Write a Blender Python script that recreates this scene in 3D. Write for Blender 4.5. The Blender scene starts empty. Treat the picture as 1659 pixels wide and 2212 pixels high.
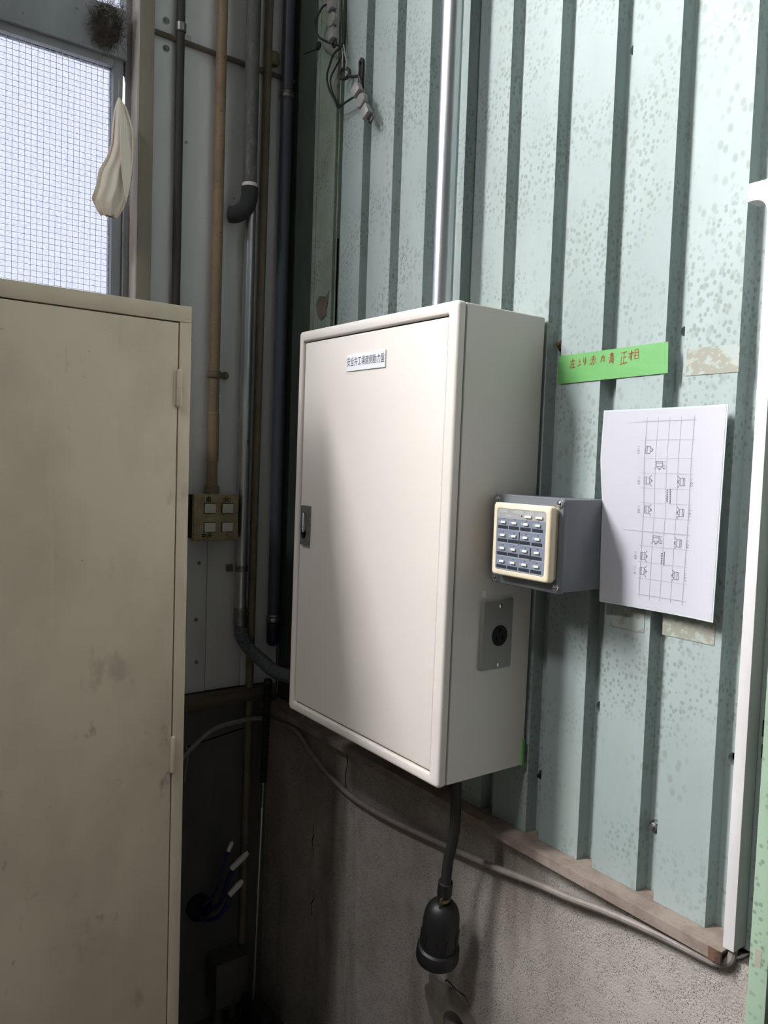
import bpy, bmesh, math, random
from mathutils import Vector, Matrix

random.seed(11)
S = bpy.context.scene
C = S.collection
PI = math.pi

# ------------------------------------------------------------------ camera
cd = bpy.data.cameras.new('camera')
cd.sensor_fit = 'HORIZONTAL'
cd.sensor_width = 36.0
cd.lens = 36.0 * 1724.57 / 1659.0
cd.clip_start = 0.02
cam = bpy.data.objects.new('camera', cd)
C.objects.link(cam)
_r = Vector((0.5922, 0.8051, 0.0337)).normalized()
_f = Vector((-0.8029, 0.5931, -0.0597)).normalized()
_u = _r.cross(_f).normalized()
_r = _f.cross(_u).normalized()
M = Matrix((( _r.x, _u.x, -_f.x, 1.932),
            ( _r.y, _u.y, -_f.y, -1.0595),
            ( _r.z, _u.z, -_f.z, 1.51),
            (0, 0, 0, 1)))
cam.matrix_world = M
S.camera = cam

# ------------------------------------------------------------------ sky, openings, exposure
SKY = 155.0
world = bpy.data.worlds.new('overcast_sky')
S.world = world
world.use_nodes = True
bg = world.node_tree.nodes['Background']
bg.inputs[0].default_value = (1.0, 0.98, 0.985, 1)
bg.inputs[1].default_value = SKY
S.view_settings.view_transform = 'Standard'
S.view_settings.look = 'None'
S.view_settings.gamma = 1
S.view_settings.use_curve_mapping = False
S.view_settings.exposure = 0.0
S.cycles.use_denoising = True
S.cycles.max_bounces = 8
S.cycles.diffuse_bounces = 4
S.cycles.transparent_max_bounces = 12
S.cycles.sample_clamp_indirect = 6.0

# openings of the hall: (window on the end wall: y range, lower and upper z range), roof light
WIN_Y0, WIN_Y1 = -1.95, -0.4055
WIN_Z0, WIN_ZT0, WIN_ZT1, WIN_Z1 = 1.15, 2.43, 2.535, 2.72
ROOF = (1.1, 1.72, -4.35, -3.7)       # x0, x1, y0, y1 of the roof light
HX, HY, HZ = 8.0, -9.0, 5.6
HW = (-3.4, -1.95, 2.8, 4.7)        # y0, y1, z0, z1 of the high window


def portal(name, loc, rot, sx, sy):
    l = bpy.data.lights.new(name, 'AREA')
    l.shape = 'RECTANGLE'
    l.size, l.size_y = sx, sy
    l.cycles.is_portal = True
    o = bpy.data.objects.new(name, l)
    o.location = loc
    o.rotation_euler = rot
    C.objects.link(o)


portal('window_daylight_portal', (-0.16, (WIN_Y0 + WIN_Y1) / 2, (WIN_Z0 + WIN_Z1) / 2), (0, -PI / 2, 0), WIN_Z1 - WIN_Z0, WIN_Y1 - WIN_Y0)
portal('high_window_daylight_portal', (-0.16, (HW[0] + HW[1]) / 2, (HW[2] + HW[3]) / 2), (0, -PI / 2, 0), HW[3] - HW[2], HW[1] - HW[0])
portal('roof_daylight_portal', ((ROOF[0] + ROOF[1]) / 2, (ROOF[2] + ROOF[3]) / 2, HZ + 0.12), (0, 0, 0), ROOF[1] - ROOF[0], ROOF[3] - ROOF[2])


# ------------------------------------------------------------------ materials
def lin(c):
    c = c / 255.0
    return c / 12.92 if c <= 0.04045 else ((c + 0.055) / 1.055) ** 2.4


def rgb(r, g, b):
    return (lin(r), lin(g), lin(b), 1.0)


def mat(name, col, rough=0.5, metal=0.0, layers=(), bump=None, spec=0.5, coat=0.0):
    """layers: (kind, scale, stretch, lo, hi, colour, strength[, mask_scale, mlo, mhi])"""
    m = bpy.data.materials.new(name)
    m.use_nodes = True
    nt = m.node_tree
    N, L = nt.nodes, nt.links
    b = N['Principled BSDF']
    b.inputs['Roughness'].default_value = rough
    b.inputs['Metallic'].default_value = metal
    b.inputs['Specular IOR Level'].default_value = spec
    b.inputs['Coat Weight'].default_value = coat
    b.inputs['Base Color'].default_value = col
    tc = N.new('ShaderNodeTexCoord')
    cur = None

    def noise(kind, scale, stretch, seed, detail=4):
        mp = N.new('ShaderNodeMapping')
        mp.inputs['Scale'].default_value = stretch
        mp.inputs['Location'].default_value = (seed * 1.7, seed * 0.9, seed * 2.3)
        L.new(tc.outputs['Object'], mp.inputs[0])
        if kind == 'v':
            t = N.new('ShaderNodeTexVoronoi')
            t.inputs['Scale'].default_value = scale
            L.new(mp.outputs[0], t.inputs['Vector'])
            return t.outputs['Distance']
        t = N.new('ShaderNodeTexNoise')
        t.inputs['Scale'].default_value = scale
        t.inputs['Detail'].default_value = detail
        t.inputs['Roughness'].default_value = 0.6
        L.new(mp.outputs[0], t.inputs['Vector'])
        return t.outputs[0]

    def ramp(sock, lo, hi):
        r = N.new('ShaderNodeMapRange')
        r.inputs['From Min'].default_value = lo
        r.inputs['From Max'].default_value = hi
        L.new(sock, r.inputs['Value'])
        return r.outputs[0]

    for i, ly in enumerate(layers):
        kind, scale, stretch, lo, hi, c2, st = ly[:7]
        s = ramp(noise(kind, scale, stretch, i + 1), lo, hi)
        if len(ly) > 7:
            ms = ramp(noise('n', ly[7], (1, 1, 1), i + 11, 2), ly[8], ly[9])
            mm = N.new('ShaderNodeMath'); mm.operation = 'MULTIPLY'
            L.new(s, mm.inputs[0]); L.new(ms, mm.inputs[1])
            s = mm.outputs[0]
        ma = N.new('ShaderNodeMath'); ma.operation = 'MULTIPLY'
        L.new(s, ma.inputs[0]); ma.inputs[1].default_value = st
        mx = N.new('ShaderNodeMix'); mx.data_type = 'RGBA'
        L.new(ma.outputs[0], mx.inputs[0])
        if cur is None:
            mx.inputs[6].default_value = col
        else:
            L.new(cur, mx.inputs[6])
        mx.inputs[7].default_value = c2
        cur = mx.outputs[2]
    if cur is not None:
        L.new(cur, b.inputs['Base Color'])
    if bump:
        bn = N.new('ShaderNodeBump')
        bn.inputs['Strength'].default_value = bump[1]
        bn.inputs['Distance'].default_value = bump[2]
        L.new(noise('n', bump[0], bump[3] if len(bump) > 3 else (1, 1, 1), 5, 3), bn.inputs['Height'])
        L.new(bn.outputs[0], b.inputs['Normal'])
    return m


def glass(name, t0, t1, scale, stretch=(1, 1, 1)):
    """thin pane that lets light through, its hammered figure varying the transmission"""
    m = bpy.data.materials.new(name)
    m.use_nodes = True
    nt = m.node_tree
    N, L = nt.nodes, nt.links
    N.remove(N['Principled BSDF'])
    out = N['Material Output']
    tr = N.new('ShaderNodeBsdfTransparent')
    gl = N.new('ShaderNodeBsdfGlossy'); gl.inputs['Roughness'].default_value = 0.35
    mx = N.new('ShaderNodeMixShader'); mx.inputs[0].default_value = 0.05
    L.new(tr.outputs[0], mx.inputs[1]); L.new(gl.outputs[0], mx.inputs[2]); L.new(mx.outputs[0], out.inputs[0])
    if scale:
        tc = N.new('ShaderNodeTexCoord')
        mp = N.new('ShaderNodeMapping'); mp.inputs['Scale'].default_value = stretch
        L.new(tc.outputs['Object'], mp.inputs[0])
        ns = N.new('ShaderNodeTexNoise'); ns.inputs['Scale'].default_value = scale; ns.inputs['Detail'].default_value = 2
        L.new(mp.outputs[0], ns.inputs['Vector'])
        mr = N.new('ShaderNodeMix'); mr.data_type = 'RGBA'
        rm = N.new('ShaderNodeMapRange'); rm.inputs['From Min'].default_value = 0.36; rm.inputs['From Max'].default_value = 0.62
        L.new(ns.outputs[0], rm.inputs[0]); L.new(rm.outputs[0], mr.inputs[0])
        mr.inputs[6].default_value = t0; mr.inputs[7].default_value = t1
        L.new(mr.outputs[2], tr.inputs[0])
    else:
        tr.inputs[0].default_value = t1
    return m


U = (1, 1, 1)
G_SPOT = rgb(146, 156, 146)
MAT = {}
MAT['green'] = mat('aged_green_sheet_paint', rgb(152, 165, 162), 0.6, spec=.3, layers=[
    ('n', 3.0, (1, 1, .35), .45, .7, rgb(176, 187, 186), .7),
    ('n', 9.0, (2, 2, .25), .55, .75, rgb(160, 170, 160), .5),
    ('v', 125.0, (1, 1, .8), .44, .26, rgb(128, 138, 130), .75, 7.0, .42, .58),
    ('v', 62.0, (1, 1, .7), .36, .2, rgb(136, 145, 136), .65, 6.0, .48, .62),
    ('n', 300.0, U, .68, .74, rgb(92, 104, 94), .6),
    ('n', 40.0, (1, 1, .05), .66, .72, rgb(150, 150, 132), .5),
], bump=(14.0, .25, .004))
MAT['green_old'] = mat('dirty_green_sheet_paint', rgb(128, 142, 130), 0.6, layers=[
    ('n', 14.0, (1, 1, .5), .42, .62, rgb(112, 116, 100), .8),
    ('v', 110.0, U, .4, .2, rgb(84, 92, 82), .7, 7.0, .42, .6),
    ('n', 60.0, (1, 1, .1), .6, .7, rgb(160, 165, 150), .5),
], bump=(20.0, .3, .004))
MAT['green_dark'] = mat('dirty_shaded_green_paint', rgb(62, 72, 66), 0.6, layers=[
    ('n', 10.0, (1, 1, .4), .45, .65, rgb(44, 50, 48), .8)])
MAT['rubbed'] = mat('tape_residue_patches', rgb(162, 172, 166), 0.6, layers=[
    ('n', 45.0, U, .46, .52, rgb(142, 138, 122), .8), ('n', 110.0, U, .55, .6, rgb(172, 174, 164), .7)])
MAT['chip'] = mat('faded_sticker', rgb(160, 156, 138), 0.6)
MAT['grey_wall'] = mat('grey_painted_board', rgb(222, 224, 226), 0.5, layers=[
    ('n', 6.0, (1, 1, .12), .4, .7, rgb(204, 206, 208), .7),
    ('n', 60.0, (1, 3, .08), .55, .7, rgb(220, 221, 222), .6),
    ('n', 30.0, U, .70, .74, rgb(84, 84, 82), .7),
    ('n', 140.0, U, .72, .76, rgb(70, 70, 68), .6)])
MAT['concrete'] = mat('speckled_concrete', rgb(176, 168, 161), 0.85, layers=[
    ('n', 5.0, (1, 1, .6), .4, .68, rgb(138, 129, 120), .8),
    ('v', 360.0, U, .42, .22, rgb(74, 70, 68), .9, 40.0, .36, .56),
    ('n', 420.0, U, .56, .66, rgb(176, 170, 164), .7),
    ('n', 3.0, (2.2, 2.2, .3), .56, .72, rgb(92, 78, 62), .7)],
    bump=(260.0, .6, .003))
MAT['concrete_dark'] = mat('sooty_concrete', rgb(92, 92, 92), 0.85, layers=[
    ('n', 5.0, (1, 1, .5), .4, .7, rgb(66, 66, 67), .8),
    ('n', 26.0, (1, 2, .1), .6, .72, rgb(92, 92, 90), .6)], bump=(120.0, .4, .003))
MAT['mortar'] = mat('smooth_mortar', rgb(122, 116, 106), 0.8, layers=[('n', 30.0, U, .45, .65, rgb(94, 88, 78), .8)])
MAT['floor'] = mat('oily_floor', rgb(80, 76, 72), 0.7, layers=[('n', 4.0, U, .4, .65, rgb(64, 58, 50), .8)])
MAT['hall'] = mat('dull_hall_paint', rgb(84, 84, 82), 0.8, layers=[('n', 1.5, U, .4, .7, rgb(66, 66, 64), .6)])
MAT['cream'] = mat('cream_powder_coat', rgb(224, 217, 210), 0.34, layers=[('n', 2.0, U, .3, .8, rgb(219, 212, 205), .6)], bump=(700.0, .04, .0006))
MAT['cream_dull'] = mat('cream_gasket_edge', rgb(150, 146, 138), 0.6)
MAT['locker'] = mat('beige_locker_enamel', rgb(222, 209, 186), 0.42, layers=[
    ('n', 4.0, (1, 1, .7), .42, .66, rgb(198, 187, 165), .8),
    ('n', 9.0, (1, 1.4, .8), .62, .74, rgb(168, 159, 142), .6),
    ('n', 22.0, (1, 1, .6), .68, .76, rgb(140, 132, 120), .7),
    ('n', 70.0, (1, .6, 1.6), .72, .76, rgb(110, 105, 96), .6),
    ('n', 3.0, (1, 4, .15), .62, .72, rgb(224, 213, 192), .4)])
MAT['black'] = mat('black_rubber', rgb(30, 31, 33), 0.45)
MAT['black_matt'] = mat('matt_black', rgb(16, 16, 17), 0.8)
MAT['void'] = mat('dark_hollow', rgb(5, 5, 5), 1.0, spec=0)
MAT['steel'] = mat('galvanised_steel', rgb(214, 217, 220), 0.33, 1.0, layers=[('n', 30.0, (1, 1, .1), .4, .7, rgb(168, 172, 178), .7)])
MAT['steel_dull'] = mat('dull_zinc', rgb(150, 150, 148), 0.42, 1.0, layers=[('n', 60.0, U, .45, .65, rgb(120, 118, 112), .7)])
MAT['chrome'] = mat('chrome', rgb(214, 214, 216), 0.14, 1.0)
MAT['brass'] = mat('tarnished_brass', rgb(150, 138, 106), 0.35, 1.0)
MAT['rust'] = mat('rusty_steel', rgb(112, 84, 66), 0.75, .2, layers=[('n', 60.0, U, .45, .6, rgb(64, 46, 38), .9)])
MAT['sill'] = mat('dusty_steel_sill', rgb(150, 136, 126), 0.75, layers=[
    ('n', 25.0, U, .42, .62, rgb(128, 112, 102), .9), ('n', 160.0, U, .62, .7, rgb(92, 80, 72), .7)])
MAT['beige_pipe'] = mat('chipped_beige_pipe_paint', rgb(150, 128, 100), 0.55, layers=[
    ('n', 12.0, U, .4, .7, rgb(126, 107, 84), .8), ('n', 130.0, U, .64, .70, rgb(52, 42, 34), .9)])
MAT['thin_pipe'] = mat('dingy_beige_pipe_paint', rgb(124, 112, 94), 0.55, layers=[
    ('n', 12.0, U, .4, .7, rgb(98, 86, 68), .8), ('n', 150.0, U, .68, .73, rgb(46, 38, 30), .9)])
MAT['grey_pipe'] = mat('weathered_grey_pipe', rgb(92, 92, 90), 0.7, layers=[
    ('n', 60.0, (1, 1, .4), .5, .68, rgb(124, 124, 120), .8)])
MAT['blue_pipe'] = mat('slate_blue_vinyl_pipe', rgb(72, 77, 88), 0.38, layers=[('n', 20.0, (1, 1, .1), .4, .7, rgb(60, 66, 80), .7)])
MAT['blue_cap'] = mat('navy_vinyl', rgb(30, 36, 58), 0.45)
MAT['foam'] = mat('charcoal_foam', rgb(52, 53, 55), 0.9, bump=(200.0, .3, .002))
MAT['dark_bar'] = mat('dark_brown_vinyl', rgb(58, 55, 55), 0.6)
MAT['flex'] = mat('grey_flexible_conduit', rgb(92, 100, 104), 0.5, layers=[('n', 90.0, U, .5, .64, rgb(122, 130, 132), .7)])
MAT['casing'] = mat('taupe_window_casing', rgb(150, 140, 126), 0.55, layers=[('n', 5.0, (1, 1, .3), .4, .7, rgb(128, 118, 106), .8)])
MAT['alu'] = mat('dusty_aluminium', rgb(150, 152, 156), 0.5, .3, layers=[('n', 8.0, (1, 1, .3), .4, .7, rgb(122, 124, 128), .8), ('n', 60.0, U, .68, .72, rgb(90, 84, 78), .7)])
MAT['lit_jamb'] = mat('lit_jamb_paint', rgb(205, 196, 190), 0.5)  # paler than the casing: window light on the reveal put into the colour
MAT['wood'] = mat('dirty_wood_rail', rgb(104, 94, 82), 0.8, layers=[('n', 8.0, (1, .2, 3), .4, .66, rgb(78, 70, 60), .9)])
MAT['cable'] = mat('grey_vinyl_cable', rgb(140, 130, 124), 0.5, layers=[('n', 40.0, U, .45, .7, rgb(116, 106, 100), .8)])
MAT['cord'] = mat('black_cabtyre_cord', rgb(38, 38, 38), 0.55)
MAT['box_grey'] = mat('slate_grey_enamel', rgb(112, 116, 122), 0.33)
MAT['ivory'] = mat('yellowed_ivory_plastic', rgb(232, 220, 192), 0.35, layers=[('n', 16.0, U, .5, .75, rgb(214, 198, 166), .7)])
MAT['panel_blue'] = mat('blue_grey_panel_print', rgb(122, 130, 146), 0.3)
MAT['panel_head'] = mat('pale_grey_panel_print', rgb(160, 160, 158), 0.3)
MAT['panel_dark'] = mat('dark_name_strip', rgb(46, 50, 58), 0.3)
MAT['key'] = mat('cream_key_plastic', rgb(236, 232, 218), 0.4)
MAT['white_ink'] = mat('white_print', rgb(206, 208, 210), 0.5)
MAT['unit_ink'] = mat('grey_unit_print', rgb(104, 104, 116), 0.6)
MAT['ink'] = mat('black_print', rgb(40, 40, 48), 0.6)
MAT['marker'] = mat('black_marker', rgb(18, 16, 16), 0.6)
MAT['red_ink'] = mat('red_marker', rgb(176, 62, 46), 0.6)
MAT['plate'] = mat('white_acrylic_plate', rgb(242, 244, 250), 0.3)
MAT['paper'] = mat('white_laminated_sheet', rgb(192, 191, 199), 0.25, spec=.4)
MAT['film'] = mat('clear_laminate_edge', rgb(196, 204, 206), 0.2)
MAT['pencil'] = mat('grey_line_print', rgb(160, 160, 170), 0.5)
MAT['outlet'] = mat('brushed_grey_plate', rgb(146, 144, 139), 0.45, .2)
MAT['tape'] = mat('green_masking_tape', rgb(102, 166, 94), 0.45, layers=[('n', 30.0, (.3, 1, 1.5), .5, .7, rgb(116, 178, 108), .6)], bump=(40.0, .3, .002))
MAT['white_duct'] = mat('white_duct_plastic', rgb(214, 212, 212), 0.5, layers=[('n', 12.0, (1, 1, .3), .45, .7, rgb(200, 197, 195), .7)])
MAT['post'] = mat('mint_steel_paint', rgb(160, 184, 160), 0.5, layers=[
    ('v', 95.0, U, .36, .2, rgb(116, 132, 114), .8, 9.0, .40, .55), ('n', 6.0, (1, 1, .4), .45, .7, rgb(146, 168, 146), .7)])
MAT['ivory_box'] = mat('grimy_ivory_switch_box', rgb(168, 154, 122), 0.5, layers=[
    ('n', 18.0, U, .45, .66, rgb(128, 114, 86), .8), ('n', 60.0, U, .62, .72, rgb(96, 84, 64), .6)])
MAT['switch_key'] = mat('greyed_white_key', rgb(206, 202, 194), 0.5)
MAT['cloth'] = mat('unbleached_cotton', rgb(248, 238, 226), 0.9, layers=[
    ('n', 5.0, U, .45, .66, rgb(236, 222, 206), .7), ('n', 9.0, (1, 1, .6), .62, .68, rgb(198, 160, 112), .7)])
MAT['nest'] = mat('dusty_brown_fibre', rgb(74, 66, 60), 0.95)
MAT['web'] = mat('pale_dust_thread', rgb(176, 170, 164), 0.9)
MAT['blue_wire'] = mat('blue_wire_vinyl', rgb(28, 44, 96), 0.45)
MAT['white_tape'] = mat('white_vinyl_tape', rgb(220, 218, 214), 0.5)
MAT['wire'] = mat('black_thin_wire', rgb(32, 31, 32), 0.4)
MAT['jbox'] = mat('dark_grey_box_paint', rgb(84, 82, 80), 0.6)
MAT['clamp'] = mat('worn_zinc_clamp', rgb(150, 147, 145), 0.5, .4)
MAT['wired_glass'] = glass('frosted_wired_glass', (.0662, .0705, .0802, 1), (.0829, .0851, .0899, 1), 210.0, (1, 1, 1.3))
MAT['clear_glass'] = glass('clear_glass', None, (.92, .93, .93, 1), 0)
MAT['glass_wire'] = mat('embedded_wire', rgb(190, 192, 204), 0.6)


# ------------------------------------------------------------------ mesh helpers
ORG = {}


def crom(pts, k=6):
    if len(pts) < 3:
        return [Vector(p) for p in pts]
    P = [Vector(p) for p in pts]
    P = [P[0] * 2 - P[1]] + P + [P[-1] * 2 - P[-2]]
    out = []
    for i in range(1, len(P) - 2):
        a, b, c, d = P[i - 1:i + 3]
        for j in range(k):
            t = j / k
            out.append(.5 * ((2 * b) + (c - a) * t + (2 * a - 5 * b + 4 * c - d) * t * t + (3 * b - a - 3 * c + d) * t ** 3))
    out.append(P[-2])
    return out


class MB:
    def __init__(s):
        s.v, s.f = [], []

    def add(s, vs, fs):
        k = len(s.v)
        s.v += [Vector(v) for v in vs]
        s.f += [tuple(i + k for i in f) for f in fs]
        return s

    def box(s, x0, x1, y0, y1, z0, z1):
        return s.add([(x0, y0, z0), (x1, y0, z0), (x1, y1, z0), (x0, y1, z0), (x0, y0, z1), (x1, y0, z1), (x1, y1, z1), (x0, y1, z1)],
                     [(0, 3, 2, 1), (4, 5, 6, 7), (0, 1, 5, 4), (1, 2, 6, 5), (2, 3, 7, 6), (3, 0, 4, 7)])

    def obox(s, c, ax, ay, az):
        c, ax, ay, az = Vector(c), Vector(ax), Vector(ay), Vector(az)
        if ax.cross(ay).dot(az) < 0:
            ax = -ax
        vs = [c - ax - ay - az, c + ax - ay - az, c + ax + ay - az, c - ax + ay - az, c - ax - ay + az, c + ax - ay + az, c + ax + ay + az, c - ax + ay + az]
        return s.add(vs, [(0, 3, 2, 1), (4, 5, 6, 7), (0, 1, 5, 4), (1, 2, 6, 5), (2, 3, 7, 6), (3, 0, 4, 7)])

    def loft(s, rings, cap=True):
        n = len(rings[0])
        k = len(s.v)
        for r in rings:
            s.v += [Vector(p) for p in r]
        for i in range(len(rings) - 1):
            for j in range(n):
                a, b = k + i * n + j, k + i * n + (j + 1) % n
                s.f.append((a, b, b + n, a + n))
        if cap:
            s.f.append(tuple(k + j for j in reversed(range(n))))
            s.f.append(tuple(k + (len(rings) - 1) * n + j for j in range(n)))
        return s

    def frame(s, d):
        d = Vector(d).normalized()
        a = Vector((0, 0, 1)) if abs(d.z) < .9 else Vector((1, 0, 0))
        e1 = d.cross(a).normalized()
        return e1, d.cross(e1).normalized()

    def lathe(s, o, d, prof, n=20, cap=True):
        o, d = Vector(o), Vector(d).normalized()
        e1, e2 = s.frame(d)
        return s.loft([[o + d * h + (e1 * math.cos(2 * PI * j / n) + e2 * math.sin(2 * PI * j / n)) * r for j in range(n)] for h, r in prof], cap)

    def cyl(s, p0, p1, r, r1=None, n=18):
        p0, p1 = Vector(p0), Vector(p1)
        L = (p1 - p0).length
        return s.lathe(p0, p1 - p0, [(0, r), (L, r if r1 is None else r1)], n)

    def tube(s, pts, r, n=10, k=6, smooth=True, cap=True):
        P = crom(pts, k) if smooth else [Vector(p) for p in pts]
        rings = []
        e1 = None
        for i, p in enumerate(P):
            d = (P[min(i + 1, len(P) - 1)] - P[max(i - 1, 0)])
            if d.length < 1e-9:
                d = Vector((0, 0, 1))
            d.normalize()
            if e1 is None:
                e1, e2 = s.frame(d)
            else:
                e1 = (e1 - d * e1.dot(d)).normalized()
                e2 = d.cross(e1)
            rr = r(i / max(1, len(P) - 1)) if callable(r) else r
            rings.append([p + (e1 * math.cos(2 * PI * j / n) + e2 * math.sin(2 * PI * j / n)) * rr for j in range(n)])
        return s.loft(rings, cap)

    def prism(s, pts, ext):
        ext = Vector(ext)
        P = [Vector(p) for p in pts]
        nrm = Vector((0, 0, 0))
        for i in range(len(P)):
            nrm += P[i].cross(P[(i + 1) % len(P)])
        if nrm.dot(ext) < 0:
            P.reverse()
        return s.loft([P, [p + ext for p in P]])

    def torus(s, c, d, R, r, n=24, m=8):
        c = Vector(c)
        e1, e2 = s.frame(d)
        d = Vector(d).normalized()
        k = len(s.v)
        for i in range(n):
            a = 2 * PI * i / n
            o = e1 * math.cos(a) + e2 * math.sin(a)
            for j in range(m):
                b = 2 * PI * j / m
                s.v.append(c + o * (R + r * math.cos(b)) + d * r * math.sin(b))
        for i in range(n):
            for j in range(m):
                s.f.append((k + i * m + j, k + ((i + 1) % n) * m + j, k + ((i + 1) % n) * m + (j + 1) % m, k + i * m + (j + 1) % m))
        return s

    def build(s, name, m, parent=None, bevel=0.0, seg=2, smooth=True, ang=35, fix=True):
        me = bpy.data.meshes.new(name)
        if parent is None:
            lo = Vector([min(v[i] for v in s.v) for i in range(3)])
            hi = Vector([max(v[i] for v in s.v) for i in range(3)])
            off = Vector(((lo.x + hi.x) / 2, (lo.y + hi.y) / 2, lo.z))
        else:
            off = ORG[parent.name]
        me.from_pydata([tuple(v - off) for v in s.v], [], s.f)
        if bevel or fix:
            b = bmesh.new(); b.from_mesh(me)
            if fix:
                bmesh.ops.recalc_face_normals(b, faces=b.faces)
            if bevel:
                es = [e for e in b.edges if len(e.link_faces) == 2 and e.calc_face_angle(0) > .6]
                bmesh.ops.bevel(b, geom=es, offset=bevel, segments=seg, profile=.6, affect='EDGES', clamp_overlap=True)
            b.to_mesh(me); b.free()
        me.validate()
        if smooth:
            me.polygons.foreach_set('use_smooth', [True] * len(me.polygons))
            me.set_sharp_from_angle(angle=math.radians(ang))
        me.materials.append(MAT[m] if isinstance(m, str) else m)
        o = bpy.data.objects.new(name, me)
        C.objects.link(o)
        if parent is None:
            o.location = off
        else:
            o.parent = parent
        ORG[o.name] = off
        return o


def tag(o, label=None, cat=None, group=None, kind=None):
    if label: o['label'] = label
    if cat: o['category'] = cat
    if group: o['group'] = group
    if kind: o['kind'] = kind
    return o


def root(name, loc, label=None, cat=None, group=None, kind=None, rot=(0, 0, 0)):
    o = bpy.data.objects.new(name, None)
    o.empty_display_size = .05
    C.objects.link(o)
    o.location = loc
    o.rotation_euler = rot
    ORG[o.name] = Vector(loc)
    return tag(o, label, cat, group, kind)


def text_mb(body, size, o, xd, yd, shear=0.0, align='CENTER', space=1.0):
    """text as flat geometry; o = centre of the line, xd / yd unit vectors (yd may be scaled)"""
    cu = bpy.data.curves.new('lettering', 'FONT')
    cu.body = body
    cu.size = size
    cu.align_x = align
    cu.align_y = 'CENTER'
    cu.shear = shear
    cu.space_character = space
    cu.resolution_u = 3
    ob = bpy.data.objects.new('lettering', cu)
    C.objects.link(ob)
    dg = bpy.context.evaluated_depsgraph_get()
    me = bpy.data.meshes.new_from_object(ob.evaluated_get(dg))
    o, xd, yd = Vector(o), Vector(xd), Vector(yd)
    mb = MB()
    mb.add([o + xd * v.co.x + yd * v.co.y for v in me.vertices], [tuple(p.vertices) for p in me.polygons])
    bpy.data.objects.remove(ob); bpy.data.curves.remove(cu); bpy.data.meshes.remove(me)
    return mb


KANJI = {
    'hidari': [[(.1, .75), (.9, .8)], [(.5, 1), (.42, .7), (.08, .08)], [(.4, .42), (.85, .45)], [(.62, .42), (.6, .05)], [(.25, .0), (.95, .06)]],
    'yo': [[(.45, 1), (.42, .12)], [(.45, .58), (.85, .66)], [(.1, .03), (.42, .12), (.8, .26)]],
    'ri': [[(.25, .9), (.24, .4)], [(.75, 1), (.75, .5), (.5, .05)]],
    'aka': [[(.25, .8), (.8, .85)], [(.5, 1), (.5, .6)], [(.1, .56), (.95, .64)], [(.42, .6), (.35, .25), (.2, .05)], [(.62, .6), (.62, .05), (.52, .12)], [(.1, .3), (.0, .05)], [(.85, .4), (1, .2)]],
    'shiro': [[(.55, 1), (.35, .75)], [(.22, .7), (.08, .1)], [(.2, .7), (.82, .75), (.78, .12)], [(.3, .4), (.6, .3)]],
    'ao': [[(.2, .86), (.8, .92)], [(.5, 1), (.5, .6)], [(.25, .74), (.75, .8)], [(.1, .58), (.9, .65)], [(.28, .48), (.12, .02)], [(.28, .48), (.78, .5), (.8, .02)], [(.3, .33), (.7, .35)], [(.32, .18), (.7, .2)]],
    'sei': [[(.1, .92), (.9, 1)], [(.55, .92), (.52, .12)], [(.52, .55), (.85, .6)], [(.2, .6), (.16, .08)], [(0, .0), (1, .14)]],
    'sou': [[(.0, .62), (.5, .72)], [(.25, .95), (.2, 0)], [(.25, .62), (.0, .25)], [(.27, .55), (.45, .4)], [(.6, .9), (.6, .08)], [(.6, .92), (.9, 1), (.97, .1)], [(.62, .66), (.95, .68)], [(.62, .38), (.95, .4)], [(.6, .08), (.97, .1)]],
    'minami': [[(.1, .78), (.9, .84)], [(.5, 1), (.48, .66)], [(.2, .66), (.1, .0)], [(.18, .64), (.9, .66), (.86, .0), (.72, .08)], [(.36, .52), (.42, .42)], [(.66, .54), (.58, .42)], [(.3, .36), (.72, .38)], [(.3, .2), (.72, .22)], [(.5, .38), (.48, .02)]],
    'kita': [[(.0, .62), (.38, .7)], [(.36, .98), (.34, .1)], [(.0, .0), (.4, .3)], [(.85, .82), (.55, .6)], [(.6, .98), (.52, .3), (.62, .1), (.95, .12), (1, .5)]],
    'naka': [[(.12, .75), (.2, .3)], [(.12, .75), (.9, .72), (.82, .32)], [(.2, .34), (.82, .36)], [(.55, 1), (.52, 0)]],
    'ou': [[(.25, .78), (.26, .45)], [(.25, .76), (.8, .8), (.76, .48)], [(.0, .42), (1, .52)], [(.52, 1), (.48, .5), (.08, .0)], [(.5, .45), (.95, .05)]],
}


def stroke_mb(mb, strokes, o, xd, yd, nrm, w, h, pen):
    o, xd, yd, nrm = Vector(o), Vector(xd), Vector(yd), Vector(nrm)
    for st in strokes:
        P = [o + xd * ((x - .5) * w) + yd * ((y - .5) * h) for x, y in st]
        for a, b in zip(P, P[1:]):
            d = (b - a)
            if d.length < 1e-7:
                continue
            dn = d.normalized()
            mb.obox((a + b) / 2, d / 2 + dn * pen * .35, dn.cross(nrm) * pen / 2, nrm * .0001)
    return mb


def line_mb(mb, a, b, nrm, pen):
    a, b, nrm = Vector(a), Vector(b), Vector(nrm)
    d = b - a
    if d.length > 1e-7:
        mb.obox((a + b) / 2, d / 2, d.normalized().cross(nrm) * pen / 2, nrm * .00008)
    return mb


# ================================================================== THE SETTING
tag(MB().box(-.3, HX, HY, .3, -.1, 0).build('floor', 'floor', smooth=False), kind='structure')
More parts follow.
